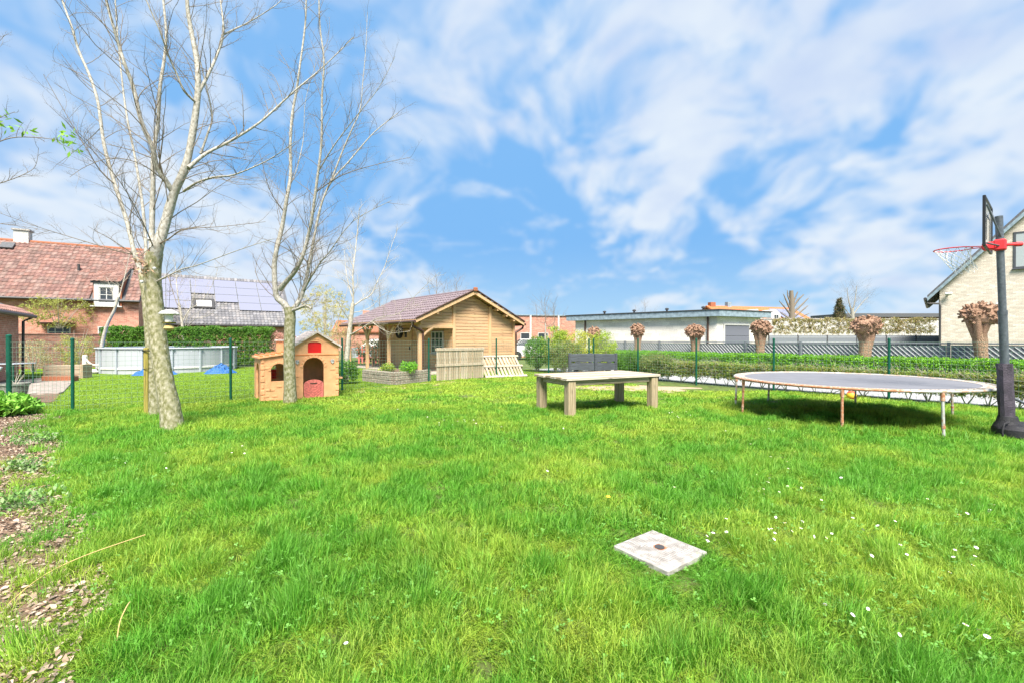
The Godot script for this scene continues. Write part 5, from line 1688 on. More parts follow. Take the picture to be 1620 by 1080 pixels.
# ------------------------------------------------------------------ things on and around the lawn
func make_table() -> void:
	var x := Vector3(0.89, 0, -0.454).normalized()
	var z := x.cross(Vector3.UP)
	var t := thing("timber_table", "heavy weathered timber table with four thick square legs", "table", V(1.84, 9.83), Basis(x, Vector3.UP, z))
	var r := rnd(3)
	for sx in [-1, 1]:
		for sz in [-1, 1]:
			bx("leg", M.weathered_post, t, Vector3(sx * 1.07, 0.33, sz * 0.54), Vector3(0.175, 0.72, 0.17), 0.012)
	for sz in [-1, 1]:
		bx("apron", M.weathered, t, Vector3(0, 0.64, sz * 0.54), Vector3(1.92, 0.1, 0.07), 0.008)
	for sx in [-1, 1]:
		bx("apron", M.weathered, t, Vector3(sx * 1.07, 0.64, 0), Vector3(0.07, 0.1, 0.88), 0.008, Basis.IDENTITY)
	for k in 6:
		var z0 := -0.545 + k * 0.218
		bx("top_board", M.weathered_pale if k % 2 else M.weathered, t, Vector3(r.randf_range(-0.02, 0.02), 0.725 + r.randf_range(-0.004, 0.006), z0), Vector3(2.42 + r.randf_range(-0.05, 0.04), 0.05, 0.208), 0.008, Basis(Vector3.UP, r.randf_range(-0.003, 0.003)))

func make_trampoline() -> void:
	var t := thing("trampoline", "large round trampoline on rusty tube legs", "trampoline", V(6.65, 8.97))
	var R := 2.03
	var H := 0.7
	var n := 96
	var ring := func(rad: float, y: float, tube: float, a0: float, a1: float) -> MB:
		var mb := MB.new()
		var pts := []
		var rad_list := []
		for k in n / 8 + 1:
			var a := lerpf(a0, a1, k / (n / 8.0))
			pts.append(Vector3(cos(a) * rad, y, sin(a) * rad))
			rad_list.append(tube)
		mb.tube(pts, rad_list, 10)
		return mb
	for k in 8:
		var mb: MB = ring.call(R, H, 0.024, TAU * k / 8.0 + 0.3, TAU * (k + 1) / 8.0 + 0.3)
		part("frame_tube", mb, M.rusty if k in [2, 3] else M.galvanised, t)
	# legs; angles measured round the rim
	var angles := [142, 177, 231, 268, 103, 50, 0, 315]
	for a in angles:
		var q := deg_to_rad(a)
		var d := Vector3(cos(q), 0, -sin(q))
		var mb := MB.new()
		var foot := d * (R + 0.02)
		mb.tube([d * R + Vector3(0, H, 0), d * R + Vector3(0, H - 0.12, 0), foot + Vector3(0, 0.0, 0)], [0.021, 0.021, 0.021], 10)
		var o := part("leg", mb, M.rusty if a in [177, 231] else M.galvanised, t)
		var j := MB.new()
		j.tube([d * R + Vector3(0, H - 0.02, 0), d * R + Vector3(0, H - 0.14, 0)], [0.029, 0.029], 10)
		j.tube([foot.lerp(d * R + Vector3(0, H, 0), 0.2), foot.lerp(d * R + Vector3(0, H, 0), 0.26)], [0.026, 0.026], 10)
		part("socket", j, M.rusty, o)
	var m := MB.new()
	m.lathe([Vector2(1.86, -0.004), Vector2(1.86, 0.004), Vector2(1.2, -0.004), Vector2(0.6, -0.014), Vector2(0, -0.018)], 72, Vector3(0, H + 0.005, 0))
	part("jumping_mat", m, M.mat_cloth, t)
	var band := MB.new()
	band.lathe([Vector2(1.89, 0.003), Vector2(1.88, 0.012), Vector2(1.84, 0.009), Vector2(1.84, 0.0)], 72, Vector3(0, H + 0.005, 0))
	part("mat_hem", band, M.worn_band, t)
	var sp := MB.new()
	for k in 88:
		var a := TAU * k / 88.0
		var d := Vector3(cos(a), 0, sin(a))
		sp.tube([d * 1.87 + Vector3(0, H + 0.01, 0), d * 1.9 + Vector3(0, H + 0.01, 0), d * 1.98 + Vector3(0, H + 0.004, 0), d * 2.02 + Vector3(0, H + 0.01, 0)], [0.003, 0.011, 0.011, 0.003], 6)
	part("springs", sp, M.worn_band, t, Transform3D.IDENTITY, "stuff")

func make_hoop() -> void:
	var base := V(7.55, 6.92)
	var t := thing("basketball_hoop", "portable basketball hoop with red rim on a grey pole", "basketball hoop", base)
	var lean := Vector3(-0.045, 1, 0)
	var pole := MB.new()
	pole.tube([lean * 0.3, lean * 1.9], [0.052, 0.052], 16)
	pole.tube([lean * 1.85, lean * 3.36], [0.045, 0.045], 16)
	part("pole", pole, M.pole_grey, t)
	var sl := MB.new()
	sl.tube([lean * 1.86, lean * 1.93], [0.056, 0.056], 16)
	part("collar", sl, M.pole_grey, t)
	# padding: a soft square sleeve
	var pad := MB.new()
	var r := rnd(2)
	var prev := []
	for k in 10:
		var y := 0.3 + k * 0.092
		var cur := []
		for j in 12:
			var a := TAU * j / 12.0 + 0.5
			var rr := 0.086 / maxf(maxf(absf(cos(a - 0.5)), absf(sin(a - 0.5))), 0.82) * 0.95 + r.randf_range(-0.006, 0.006)
			cur.append(lean * y + Vector3(cos(a) * rr, 0, sin(a) * rr))
		if prev.size():
			for j in 12:
				pad.oquad(prev[j], prev[(j + 1) % 12], cur[(j + 1) % 12], cur[j], lean * y)
		else: pass
		prev = cur
	for j in 12: pad.otri(prev[j], prev[(j + 1) % 12], lean * 1.13, lean * 0.8)
	part("padding", pad, M.purple_pad, t)
	# board: its plane runs from near-left to far-right of the pole
	var along := Vector3(0.77, 0, -0.64).normalized()
	var n := Vector3(-0.64, 0, -0.77).normalized()
	var c := lean * 3.23 + n * 0.12
	var basis := Basis(along, Vector3.UP, along.cross(Vector3.UP))
	var b := Node3D.new()
	b.name = "backboard"
	t.add_child(b)
	b.transform = Transform3D(basis, c)
	bx("pane", M.clear_board, b, Vector3.ZERO, Vector3(1.06, 0.68, 0.008), 0)
	for s in [-1, 1]:
		bx("board_frame", M.black_plastic, b, Vector3(s * 0.54, 0, 0), Vector3(0.035, 0.74, 0.035), 0.006)
		bx("board_frame", M.black_plastic, b, Vector3(0, s * 0.355, 0), Vector3(1.05, 0.035, 0.033), 0.006)
	for s in [-1, 1]:
		bx("target_line", M.black_plastic, b, Vector3(s * 0.24, -0.06, 0.0), Vector3(0.03, 0.36, 0.014), 0)
	bx("target_line", M.black_plastic, b, Vector3(0, 0.13, 0.0), Vector3(0.45, 0.03, 0.013), 0)
	# struts behind the board
	var st := MB.new()
	for s in [-1, 1]:
		st.rod(c + along * s * 0.3 + Vector3(0, 0.28, 0) - n * 0.01, lean * 2.98 - n * 0.03, 0.013, 8)
		st.rod(c + along * s * 0.3 + Vector3(0, -0.3, 0) - n * 0.01, lean * 2.9 - n * 0.02, 0.013, 8)
	part("strut", st, M.pole_grey, t)
	var br := MB.new()
	br.cbox(lean * 2.92, Vector3(0.14, 0.17, 0.14), 0.02, basis)
	br.cbox(lean * 2.92 + n * 0.12, Vector3(0.14, 0.12, 0.14), 0.02, basis)
	br.tube([lean * 2.92 - n * 0.05, lean * 2.92 - n * 0.02 + Vector3(0.18, 0.0, 0.06)], [0.025, 0.025], 8)
	br.tube([lean * 2.92 + Vector3(0.17, 0.0, 0.06), lean * 2.92 + Vector3(0.24, 0, 0.08)], [0.034, 0.034], 10)
	part("bracket", br, M.hoop_red, t)
	var hc := lean * 2.93 + n * 0.52
	var hoop := MB.new()
	var pts := []
	var rads := []
	for k in 41:
		var a := TAU * k / 40.0
		pts.append(hc + Vector3(cos(a), 0, sin(a)) * 0.225)
		rads.append(0.009)
	hoop.tube(pts, rads, 8, false)
	for s in [-1, 1]:
		hoop.rod(hc - n * 0.19 + along * s * 0.12, lean * 2.92 + n * 0.14 + along * s * 0.05, 0.008, 6)
	part("rim", hoop, M.hoop_red, t)
	# net, blown towards the pole
	var net := MB.new()
	var loops := 12
	var rows := 5
	var p := func(i: float, j: int) -> Vector3:
		var a := TAU * i / loops
		var q := float(j) / rows
		var rr := 0.22 * lerpf(1.0, 0.45, pow(q, 0.7))
		return hc + Vector3(cos(a) * rr, -0.36 * q, sin(a) * rr) - n * 0.2 * pow(q, 1.3) * (0.75 + 0.25 * cos(a)) + Vector3(0, 0.05 * q * cos(a * 2.0), 0)
	for j in rows:
		for i in loops:
			var o := 0.5 if j % 2 else 0.0
			net.tube([p.call(i + o, j), p.call(i + o + 0.5, j + 1)], [0.004, 0.004], 4, false)
			net.tube([p.call(i + o, j), p.call(i + o - 0.5, j + 1)], [0.004, 0.004], 4, false)
	part("net", net, M.net_white, t)
	# base tank under a black cover, with a stay to the pole
	var tank := MB.new()
	for k in 7:
		var q := k / 6.0
		tank.lathe([Vector2(0.22, 0.0), Vector2(0.3, 0.05), Vector2(0.3, 0.15), Vector2(0.24, 0.21 + 0.02 * sin(k * 2.0)), Vector2(0.0, 0.25)], 16, Vector3(0.12 + 0.62 * q, 0.0, 0.06 + 0.12 * q))
	part("base", tank, M.black_cloth, t)
	var cuff := MB.new()
	cuff.lathe([Vector2(0.16, 0.08), Vector2(0.165, 0.17), Vector2(0.125, 0.26), Vector2(0.108, 0.33), Vector2(0.1, 0.34)], 14)
	part("base_cuff", cuff, M.black_cloth, t)
	var stay := MB.new()
	stay.rod(lean * 0.62 + Vector3(0.05, 0, 0.02), Vector3(0.85, 0.22, 0.16), 0.02, 8)
	part("stay", stay, M.pole_grey, t)
	var strap := MB.new()
	strap.tube([Vector3(-0.1, 0.26, 0.12), Vector3(-0.2, 0.24, 0.14), Vector3(-0.24, 0.12, 0.15), Vector3(-0.22, 0.02, 0.15)], [0.014, 0.014, 0.014, 0.012], 6)
	part("strap", strap, M.black_cloth, t)

# flat wall with openings cut out, built with CSG: outline and holes in the x-y plane
func cut_wall(called: String, outline: Array, holes: Array, depth: float, m: Material, parent: Node, tr: Transform3D) -> CSGPolygon3D:
	var w := CSGPolygon3D.new()
	w.name = called
	w.polygon = PackedVector2Array(outline)
	w.mode = CSGPolygon3D.MODE_DEPTH
	w.depth = depth
	w.material = m
	w.transform = tr
	for h in holes:
		var c := CSGPolygon3D.new()
		c.name = "opening"
		c.operation = CSGShape3D.OPERATION_SUBTRACTION
		c.polygon = PackedVector2Array(h)
		c.depth = depth * 3
		c.position.z = depth
		c.material = m
		w.add_child(c, true)
	parent.add_child(w, true)
	return w

func arch(x0: float, x1: float, y0: float, y1: float, rise := -1.0) -> Array:
	var r := (x1 - x0) / 2
	if rise < 0: rise = r
	var out := [Vector2(x0, y0), Vector2(x1, y0)]
	for k in 13:
		var a := PI * k / 12.0
		out.append(Vector2((x0 + x1) / 2 + cos(a) * r, y1 - rise + sin(a) * rise))
	return out

func make_playhouse() -> void:
	var x := Vector3(0.809, 0, -0.588).normalized()
	var t := thing("playhouse", "faded orange plastic playhouse with red shutters and pale roof", "playhouse", V(-6.0, 10.85), Basis(x, Vector3.UP, x.cross(Vector3.UP)))
	var O: Material = M.orange_plastic
	var id := Transform3D.IDENTITY
	var D := 1.1
	# main body x 0.72..1.8, wing x 0..0.72
	cut_wall("front_wall", [Vector2(0.72, 0), Vector2(1.8, 0), Vector2(1.8, 1.3), Vector2(1.26, 1.64), Vector2(0.72, 1.3)], [arch(0.94, 1.435, -0.1, 1.03), arch(1.05, 1.375, 1.15, 1.43, 0.05)], 0.05, O, t, id)
	cut_wall("wing_front_wall", [Vector2(0, 0), Vector2(0.715, 0), Vector2(0.715, 1.14), Vector2(0, 1.03)], [arch(0.22, 0.56, 0.48, 0.9)], 0.05, O, t, id)
	cut_wall("back_wall", [Vector2(0, 0), Vector2(1.8, 0), Vector2(1.8, 1.3), Vector2(1.26, 1.64), Vector2(0.72, 1.3), Vector2(0.72, 1.14), Vector2(0, 1.03)], [arch(0.2, 0.5, 0.48, 0.9), arch(0.85, 1.15, 0.48, 0.9)], 0.05, O, t, Transform3D(Basis.IDENTITY, Vector3(0, 0, -D)))
	var side := Basis(Vector3(0, 0, -1), Vector3.UP, Vector3(1, 0, 0))
	cut_wall("side_wall", [Vector2(0.05, 0), Vector2(D - 0.05, 0), Vector2(D - 0.05, 1.03), Vector2(0.05, 1.03)], [arch(0.28, 0.82, -0.1, 0.92)], 0.05, M.orange_plastic, t, Transform3D(side, Vector3(0.05, 0, 0)))
	cut_wall("side_wall", [Vector2(0.05, 0), Vector2(D - 0.05, 0), Vector2(D - 0.05, 1.3), Vector2(0.05, 1.3)], [arch(0.4, 0.75, 0.5, 0.9)], 0.05, M.orange_plastic, t, Transform3D(side, Vector3(1.8, 0, 0)))
	# red shutters
	bx("loft_shutter", M.red_plastic, t, Vector3(1.2125, 1.285, -0.04), Vector3(0.36, 0.32, 0.03), 0.008)
	for xs in [[0.35], [1.0]]:
		bx("shutter", M.red_plastic, t, Vector3(xs[0], 0.59, -D + 0.06), Vector3(0.28, 0.24, 0.03), 0.008)
	# half door with chevron boards
	var g := Node3D.new()
	g.name = "half_door"
	t.add_child(g)
	g.position = Vector3(0.955, 0.02, 0.015)
	var gm := MB.new()
	gm.prism(PackedVector2Array(arch(0, 0.465, 0, 0.46, 0.12)), -0.03, 0.0)
	part("door_panel", gm, M.faded_red, g)
	var ch := MB.new()
	for k in 5:
		for s in [-1, 1]:
			var y := 0.04 + k * 0.062
			ch.box(Vector3(0.2325 + s * 0.105, y + 0.045, 0.004), Vector3(0.22, 0.018, 0.012), Basis(Vector3(0, 0, 1), s * 0.62))
	part("chevron_relief", ch, M.faded_red, g)
	bx("grip", M.brown_metal, g, Vector3(0.2325, 0.365, 0.004), Vector3(0.17, 0.03, 0.012), 0.005)
	# mouldings: storey seam, corner quoins, arch band, brick relief
	bx("storey_seam", M.deep_orange, t, Vector3(1.26, 1.1, 0.006), Vector3(1.08, 0.014, 0.014), 0.003)
	bx("corner_joint", M.deep_orange, t, Vector3(0.718, 0.55, 0.006), Vector3(0.012, 1.1, 0.014), 0.002)
	var rel := MB.new()
	var r := rnd(8)
	for k in 46:
		var bxx := r.randf_range(0.06, 1.74)
		var by := 0.05 + 0.075 * r.randi_range(0, 13)
		if by > 0.98 and bxx < 0.72: continue
		if bxx > 0.86 and bxx < 1.52 and by < 1.06: continue
		if bxx > 0.14 and bxx < 0.64 and by > 0.42 and by < 0.98: continue
		rel.cbox(Vector3(bxx, by, 0.003), Vector3(0.12, 0.045, 0.014), 0.005)
	for s in [0.04, 0.68, 1.76]:
		for k in 7:
			var yy := 0.08 + k * 0.15
			if s < 0.7 and yy > 0.98: continue
			rel.cbox(Vector3(s, yy, 0.005), Vector3(0.09 if k % 2 else 0.06, 0.11, 0.02), 0.006)
	for k in 11:
		var a := PI * (k + 0.5) / 11.0
		rel.cbox(Vector3(1.1875 + cos(a) * 0.285, 0.7825 + sin(a) * 0.285, 0.004), Vector3(0.06, 0.07, 0.018), 0.006, Basis(Vector3(0, 0, 1), a - PI / 2))
		rel.cbox(Vector3(0.39 + cos(a) * 0.2, 0.73 + sin(a) * 0.2, 0.004), Vector3(0.05, 0.05, 0.016), 0.005, Basis(Vector3(0, 0, 1), a - PI / 2))
	for k in 9:
		var a := PI * (k + 0.5) / 9.0
		rel.cbox(Vector3(1.2125 + cos(a) * 0.2, 1.4 + sin(a) * 0.09, 0.003), Vector3(0.055, 0.03, 0.014), 0.004, Basis(Vector3(0, 0, 1), a - PI / 2))
	part("brick_relief", rel, O, t)
	# number plates
	for q in [[0.8, "13"], [1.64, "10"]]:
		var pl := Node3D.new()
		pl.name = "number_plate"
		t.add_child(pl, true)
		pl.position = Vector3(q[0], 0.93, 0.018)
		var mb := MB.new()
		mb.prism(PackedVector2Array([Vector2(-0.04, 0.05), Vector2(0.04, 0.05), Vector2(0.04, -0.02), Vector2(0, -0.055), Vector2(-0.04, -0.02)]), 0, 0.012)
		part("plate", mb, M.white_paint, pl)
		var tm := TextMesh.new()
		tm.text = q[1]
		var f := SystemFont.new()
		f.font_names = PackedStringArray(["Droid Sans"])
		tm.font = f
		tm.font_size = 20
		tm.pixel_size = 0.0032
		tm.depth = 0.004
		part("number", tm, M.black_plastic, pl, Transform3D(Basis.IDENTITY, Vector3(0, 0.008, 0.015)))
	# roofs
	for s in [0, 1]:
		var mb := MB.new()
		var e := 0.66 if s == 0 else 1.86
		mb.prism(PackedVector2Array([Vector2(e, 1.275), Vector2(1.26, 1.65), Vector2(1.26, 1.7), Vector2(e, 1.325)]), -D - 0.08, 0.08)
		var o := part("roof", mb, M.roof_plastic, t)
		var ribs := MB.new()
		for k in 7:
			var q := (k + 0.5) / 7.0
			ribs.box(Vector3(lerpf(e, 1.26, q), lerpf(1.325, 1.7, q) + 0.004, -D / 2), Vector3(0.02, 0.02, D + 0.15), Basis(Vector3(0, 0, 1), 0.56 if s == 0 else -0.56))
		part("shingle_rows", ribs, M.roof_plastic, o)
	var wr := MB.new()
	wr.prism(PackedVector2Array([Vector2(-0.06, 1.035), Vector2(0.715, 1.15), Vector2(0.715, 1.19), Vector2(-0.06, 1.075)]), -D - 0.05, 0.05)
	var wo := part("wing_roof", wr, M.orange_plastic, t)
	var wt := MB.new()
	for k in 6:
		wt.cbox(Vector3(0.02 + k * 0.13, 1.095 + k * 0.0193, -D / 2), Vector3(0.05, 0.035, D + 0.08), 0.01, Basis(Vector3(0, 0, 1), 0.147))
	part("roof_ribs", wt, M.deep_orange, wo)
	bx("chimney", O, t, Vector3(0.5, 1.3, -0.55), Vector3(0.16, 0.28, 0.16), 0.01)
	bx("chimney_cap", M.roof_plastic, t, Vector3(0.5, 1.46, -0.55), Vector3(0.22, 0.05, 0.22), 0.01)
	# ledge with a red support on the right-hand wall
	bx("counter", O, t, Vector3(1.88, 0.47, -0.45), Vector3(0.16, 0.05, 0.5), 0.01)
	bx("counter_support", M.red_plastic, t, Vector3(1.84, 0.24, -0.3), Vector3(0.07, 0.4, 0.1), 0.01)

func make_pool() -> void:
	var t := thing("round_pool", "round pale grey above-ground swimming pool", "pool", V(-16.46, 21.97))
	var R := 2.65
	var w := MB.new()
	w.lathe([Vector2(R, 0.0), Vector2(R, 1.08), Vector2(R - 0.02, 1.08), Vector2(R - 0.02, 0.0)], 64)
	part("wall", w, M.pool_panel, t)
	var water := MB.new()
	water.lathe([Vector2(R - 0.03, 0.9), Vector2(0, 0.9)], 48)
	part("cover", water, M.tarp_blue, t)
	for k in 16:
		var a := TAU * (k + 0.35) / 16.0
		var d := Vector3(cos(a), 0, sin(a))
		var b := Basis(d.cross(Vector3.UP), Vector3.UP, d).orthonormalized()
		bx("upright", M.pool_frame, t, d * (R + 0.04) + Vector3(0, 0.54, 0), Vector3(0.09, 1.06, 0.06), 0.012, b)
		bx("cap", M.pool_frame, t, d * (R + 0.03) + Vector3(0, 1.09, 0), Vector3(0.2, 0.05, 0.16), 0.015, b)
		var mb := MB.new()
		var pts := []
		for j in 5:
			var q := a + TAU / 16.0 * j / 4.0
			pts.append(Vector3(cos(q) * (R + 0.01), 1.09, sin(q) * (R + 0.01)))
		mb.tube(pts, [0.035, 0.035, 0.035, 0.035, 0.035], 8)
		part("top_rail", mb, M.pool_panel, t)
	var low := MB.new()
	low.lathe([Vector2(R + 0.015, 0.18), Vector2(R + 0.03, 0.2), Vector2(R + 0.03, 0.27), Vector2(R + 0.015, 0.29)], 64)
	part("band", low, M.white_paint, t)
	# tarpaulins slumped against the wall
	tarp("blue tarpaulin heaped below the pool's left half", V(-14.95, 19.05), 1.5, 0.42, 5, 0.3)
	tarp("blue tarpaulin heaped below the pool's right end", V(-12.75, 19.9), 1.2, 0.42, 9, 0.65)
	# hose, float and rope by the pool
	var h := thing("pool_hose", "white pool hose looping from a short post to the pool", "hose", V(-18.1, 19.9))
	var mb := MB.new()
	mb.tube(smooth([Vector3(-0.55, 0.62, 0), Vector3(-0.3, 0.42, 0.05), Vector3(0.0, 0.38, 0.1), Vector3(0.28, 0.46, 0.05), Vector3(0.42, 0.75, 0.0)], 5), filled(21, 0.035), 8)
	mb.tube(smooth([Vector3(0.36, 0.72, 0), Vector3(0.28, 0.4, 0.1), Vector3(0.22, 0.1, 0.15), Vector3(0.0, 0.04, 0.25), Vector3(-0.4, 0.06, 0.2)], 5), filled(21, 0.035), 8)
	part("hose", mb, M.rope, h)
	bx("post", M.rope, h, Vector3(-0.6, 0.4, 0), Vector3(0.16, 0.8, 0.14), 0.03)
	var fl := thing("pool_float", "small pale round float lying on the grass by the hose", "float", V(-18.05, 19.55))
	var fb := MB.new()
	fb.lathe([Vector2(0, 0.0), Vector2(0.14, 0.02), Vector2(0.2, 0.1), Vector2(0.14, 0.19), Vector2(0, 0.22)], 16)
	part("float", fb, M.rope, fl)

func filled(n: int, v: float) -> Array:
	var a := []
	for k in n: a.append(v)
	return a

func tarp(label: String, place: Vector3, w: float, h: float, s: int, turn: float) -> void:
	var t := thing("tarpaulin", label, "tarpaulin", place, Basis(Vector3.UP, turn), "tarpaulins by the pool")
	var f := FastNoiseLite.new()
	f.seed = s
	f.frequency = 1.6
	var mb := MB.new()
	var n := 22
	var g := []
	for j in n + 1:
		for i in n + 1:
			var x := (float(i) / n - 0.5) * 2.0
			var z := (float(j) / n - 0.5) * 2.0
			var d := sqrt(x * x + z * z)
			var y := h * pow(maxf(0.0, 1.0 - d), 0.8) * (1.0 + 0.5 * f.get_noise_2d(x * 2.2, z * 2.2)) + 0.03 * absf(f.get_noise_2d(x * 6, z * 6)) + 0.012
			g.append(Vector3(x * w * 0.5 * (1 + 0.2 * f.get_noise_2d(z * 3, 9)), y, z * w * 0.3))
	for j in n:
		for i in n:
			var a := j * (n + 1) + i
			mb.oquad(g[a], g[a + 1], g[a + n + 2], g[a + n + 1], g[a] - Vector3(0, 5, 0))
	part("sheet", mb, M.tarp_blue, t)

func make_pallets() -> void:
	var a := V(-2.72, 16.3)
	var b := V(-1.1, 17.6)
	var t := thing("standing_pallet", "pallet fence panel standing upright behind the wire fence by the cabin", "pallet", a, facing(a, b), "pallets by the cabin")
	var L := (b - a).length()
	var r := rnd(12)
	for y in [0.56, 1.12]:
		bx("rail", M.pallet_wood_pale, t, Vector3(L / 2, y, 0.045), Vector3(L, 0.095, 0.025), 0.004)
		bx("rail", M.pallet_wood, t, Vector3(L / 2, y, -0.055), Vector3(L, 0.09, 0.025), 0.004)
	var x := 0.05
	while x < L - 0.03:
		bx("slat", [M.pallet_wood, M.pallet_wood_pale][r.randi() % 2], t, Vector3(x, 0.6 + r.randf_range(-0.01, 0.01), 0.018), Vector3(0.085, 1.16, 0.024), 0.004)
		if r.randf() < 0.6: bx("slat", M.pallet_wood, t, Vector3(x + 0.05, 0.6, -0.03), Vector3(0.09, 1.14, 0.022), 0.004)
		x += r.randf_range(0.095, 0.115)
	# pallet leaning far back
	a = V(-1.0, 17.35)
	b = V(0.62, 18.15)
	L = (b - a).length()
	var f := facing(a, b)
	var p := thing("leaning_pallet", "pallet tilted far back beside the upright pallet panel", "pallet", a, f * Basis(Vector3.RIGHT, -0.82), "pallets by the cabin")
	for y in [0.06, 0.6, 1.15]:
		bx("rail", M.pallet_wood_pale, p, Vector3(L / 2, y, 0.03), Vector3(L, 0.095, 0.024), 0.004)
		bx("rail", M.pallet_wood, p, Vector3(L / 2, y, -0.07), Vector3(L, 0.09, 0.07), 0.004)
	x = 0.06
	while x < L - 0.03:
		bx("slat", [M.pallet_wood, M.pallet_wood_pale][r.randi() % 2], p, Vector3(x, 0.6, 0.005), Vector3(0.09, 1.2, 0.022), 0.004)
		x += r.randf_range(0.13, 0.165)

func make_raised_bed() -> void:
	var c := V(-3.85, 14.85)
	var l := V(-5.3, 16.3)
	var rr := V(-2.95, 16.25)
	var t := thing("raised_bed", "stone block raised bed in front of the cabin porch", "raised bed", c)
	var r := rnd(6)
	for side in [[l - c, 0], [rr - c, 1]]:
		var d: Vector3 = side[0]
		var L := d.length()
		var bs := facing(Vector3.ZERO, d) if side[1] else facing(d, Vector3.ZERO)
		for row in 3:
			var q := 0.0 if row % 2 else -0.2
			while q < L - 0.05:
				var q0 := maxf(q, 0.1 if side[1] == 0 else 0.0)
				var q1 := minf(q + 0.42, L)
				if q1 - q0 > 0.08:
					bx("block", M.bed_block, t, d.normalized() * (q0 + q1) / 2 + Vector3(0, 0.07 + row * 0.142, 0) + bs.z * r.randf_range(-0.008, 0.008), Vector3(q1 - q0 - 0.01, 0.135, 0.18), 0.014, bs)
				q += 0.42
	var soil := MB.new()
	var poly := PackedVector2Array()
	for p in [Vector3.ZERO, l - c, (l - c) + (rr - c), rr - c]: poly.append(Vector2(p.x, -p.z))
	soil.prism(poly, 0.0, 0.37, Transform3D(Basis(Vector3.RIGHT, Vector3.FORWARD, Vector3.UP), Vector3.ZERO))
	part("soil", soil, M.leaf_mould, t)

func make_compost_bin() -> void:
	var c := V(3.1, 16.85)
	var t := thing("compost_bin", "dark grey slatted wooden compost bin behind the timber table", "compost bin", c)
	var l := V(2.18, 17.15) - c
	var r := V(3.95, 17.3) - c
	for s in [[l, 0], [r, 1], [l, 2], [r, 3]]:
		var d: Vector3 = s[0]
		var off := Vector3.ZERO if s[1] < 2 else (r if s[1] == 2 else l)
		var bs := facing(d, Vector3.ZERO) if s[1] in [0, 2] else facing(Vector3.ZERO, d)
		for k in 3:
			bx("board", M.grey_board, t, off + d * 0.5 + Vector3(0, 0.14 + k * 0.33, 0), Vector3(d.length() - 0.09, 0.26 if k < 2 else 0.28, 0.028), 0.006, bs)
		for k in 2:      # broken strips left in the gaps
			bx("board", M.grey_board, t, off + d * (0.3 + 0.38 * k) + Vector3(0, 0.305 + 0.33 * k, 0) , Vector3(d.length() * 0.22, 0.045, 0.024), 0.004, bs)
	for p in [Vector3.ZERO, l, r, l + r]:
		bx("corner_post", M.grey_board, t, p + Vector3(0, 0.48, 0), Vector3(0.1, 0.96, 0.1), 0.01, facing(Vector3.ZERO, r))
	var heap := MB.new()
	heap.lathe([Vector2(0.42, 0.0), Vector2(0.36, 0.2), Vector2(0.2, 0.3), Vector2(0, 0.33)], 14, (l + r) / 2)
	part("compost", heap, M.leaf_mould, t)

func make_manhole() -> void:
	var x := Vector3(0.36, 0, -0.265).normalized()
	var t := thing("manhole_cover", "square pale concrete drain cover set in the grass", "drain cover", V(1.035, 3.18), Basis(x, Vector3.UP, x.cross(Vector3.UP)))
	bx("frame", M.concrete, t, Vector3(0, 0.01, 0), Vector3(0.45, 0.05, 0.45), 0.006)
	bx("lid", M.concrete, t, Vector3(0, 0.035, 0), Vector3(0.395, 0.012, 0.395), 0.004)
	var nub := MB.new()
	for ring in 9:
		var h := 0.19 - ring * 0.018
		var n := int(h * 2 / 0.014)
		for k in n:
			var q := -h + (k + 0.5) * 2 * h / n
			for s in [Vector3(q, 0, h), Vector3(q, 0, -h), Vector3(h, 0, q), Vector3(-h, 0, q)]:
				nub.box(s + Vector3(0, 0.0425, 0), Vector3(0.008, 0.005, 0.008))
	part("raised_studs", nub, M.concrete, t, Transform3D.IDENTITY, "stuff")
	var h := MB.new()
	h.lathe([Vector2(0.034, 0.0), Vector2(0.034, 0.006), Vector2(0.022, 0.004), Vector2(0, 0.003)], 16, Vector3(0, 0.042, 0))
	part("lifting_eye", h, M.gutter, t)
	var mk := MB.new()
	mk.lathe([Vector2(0.05, 0.0005), Vector2(0, 0.001)], 10, Vector3(0.01, 0.0425, 0))
	part("rust_mark", mk, M.rusty, t)

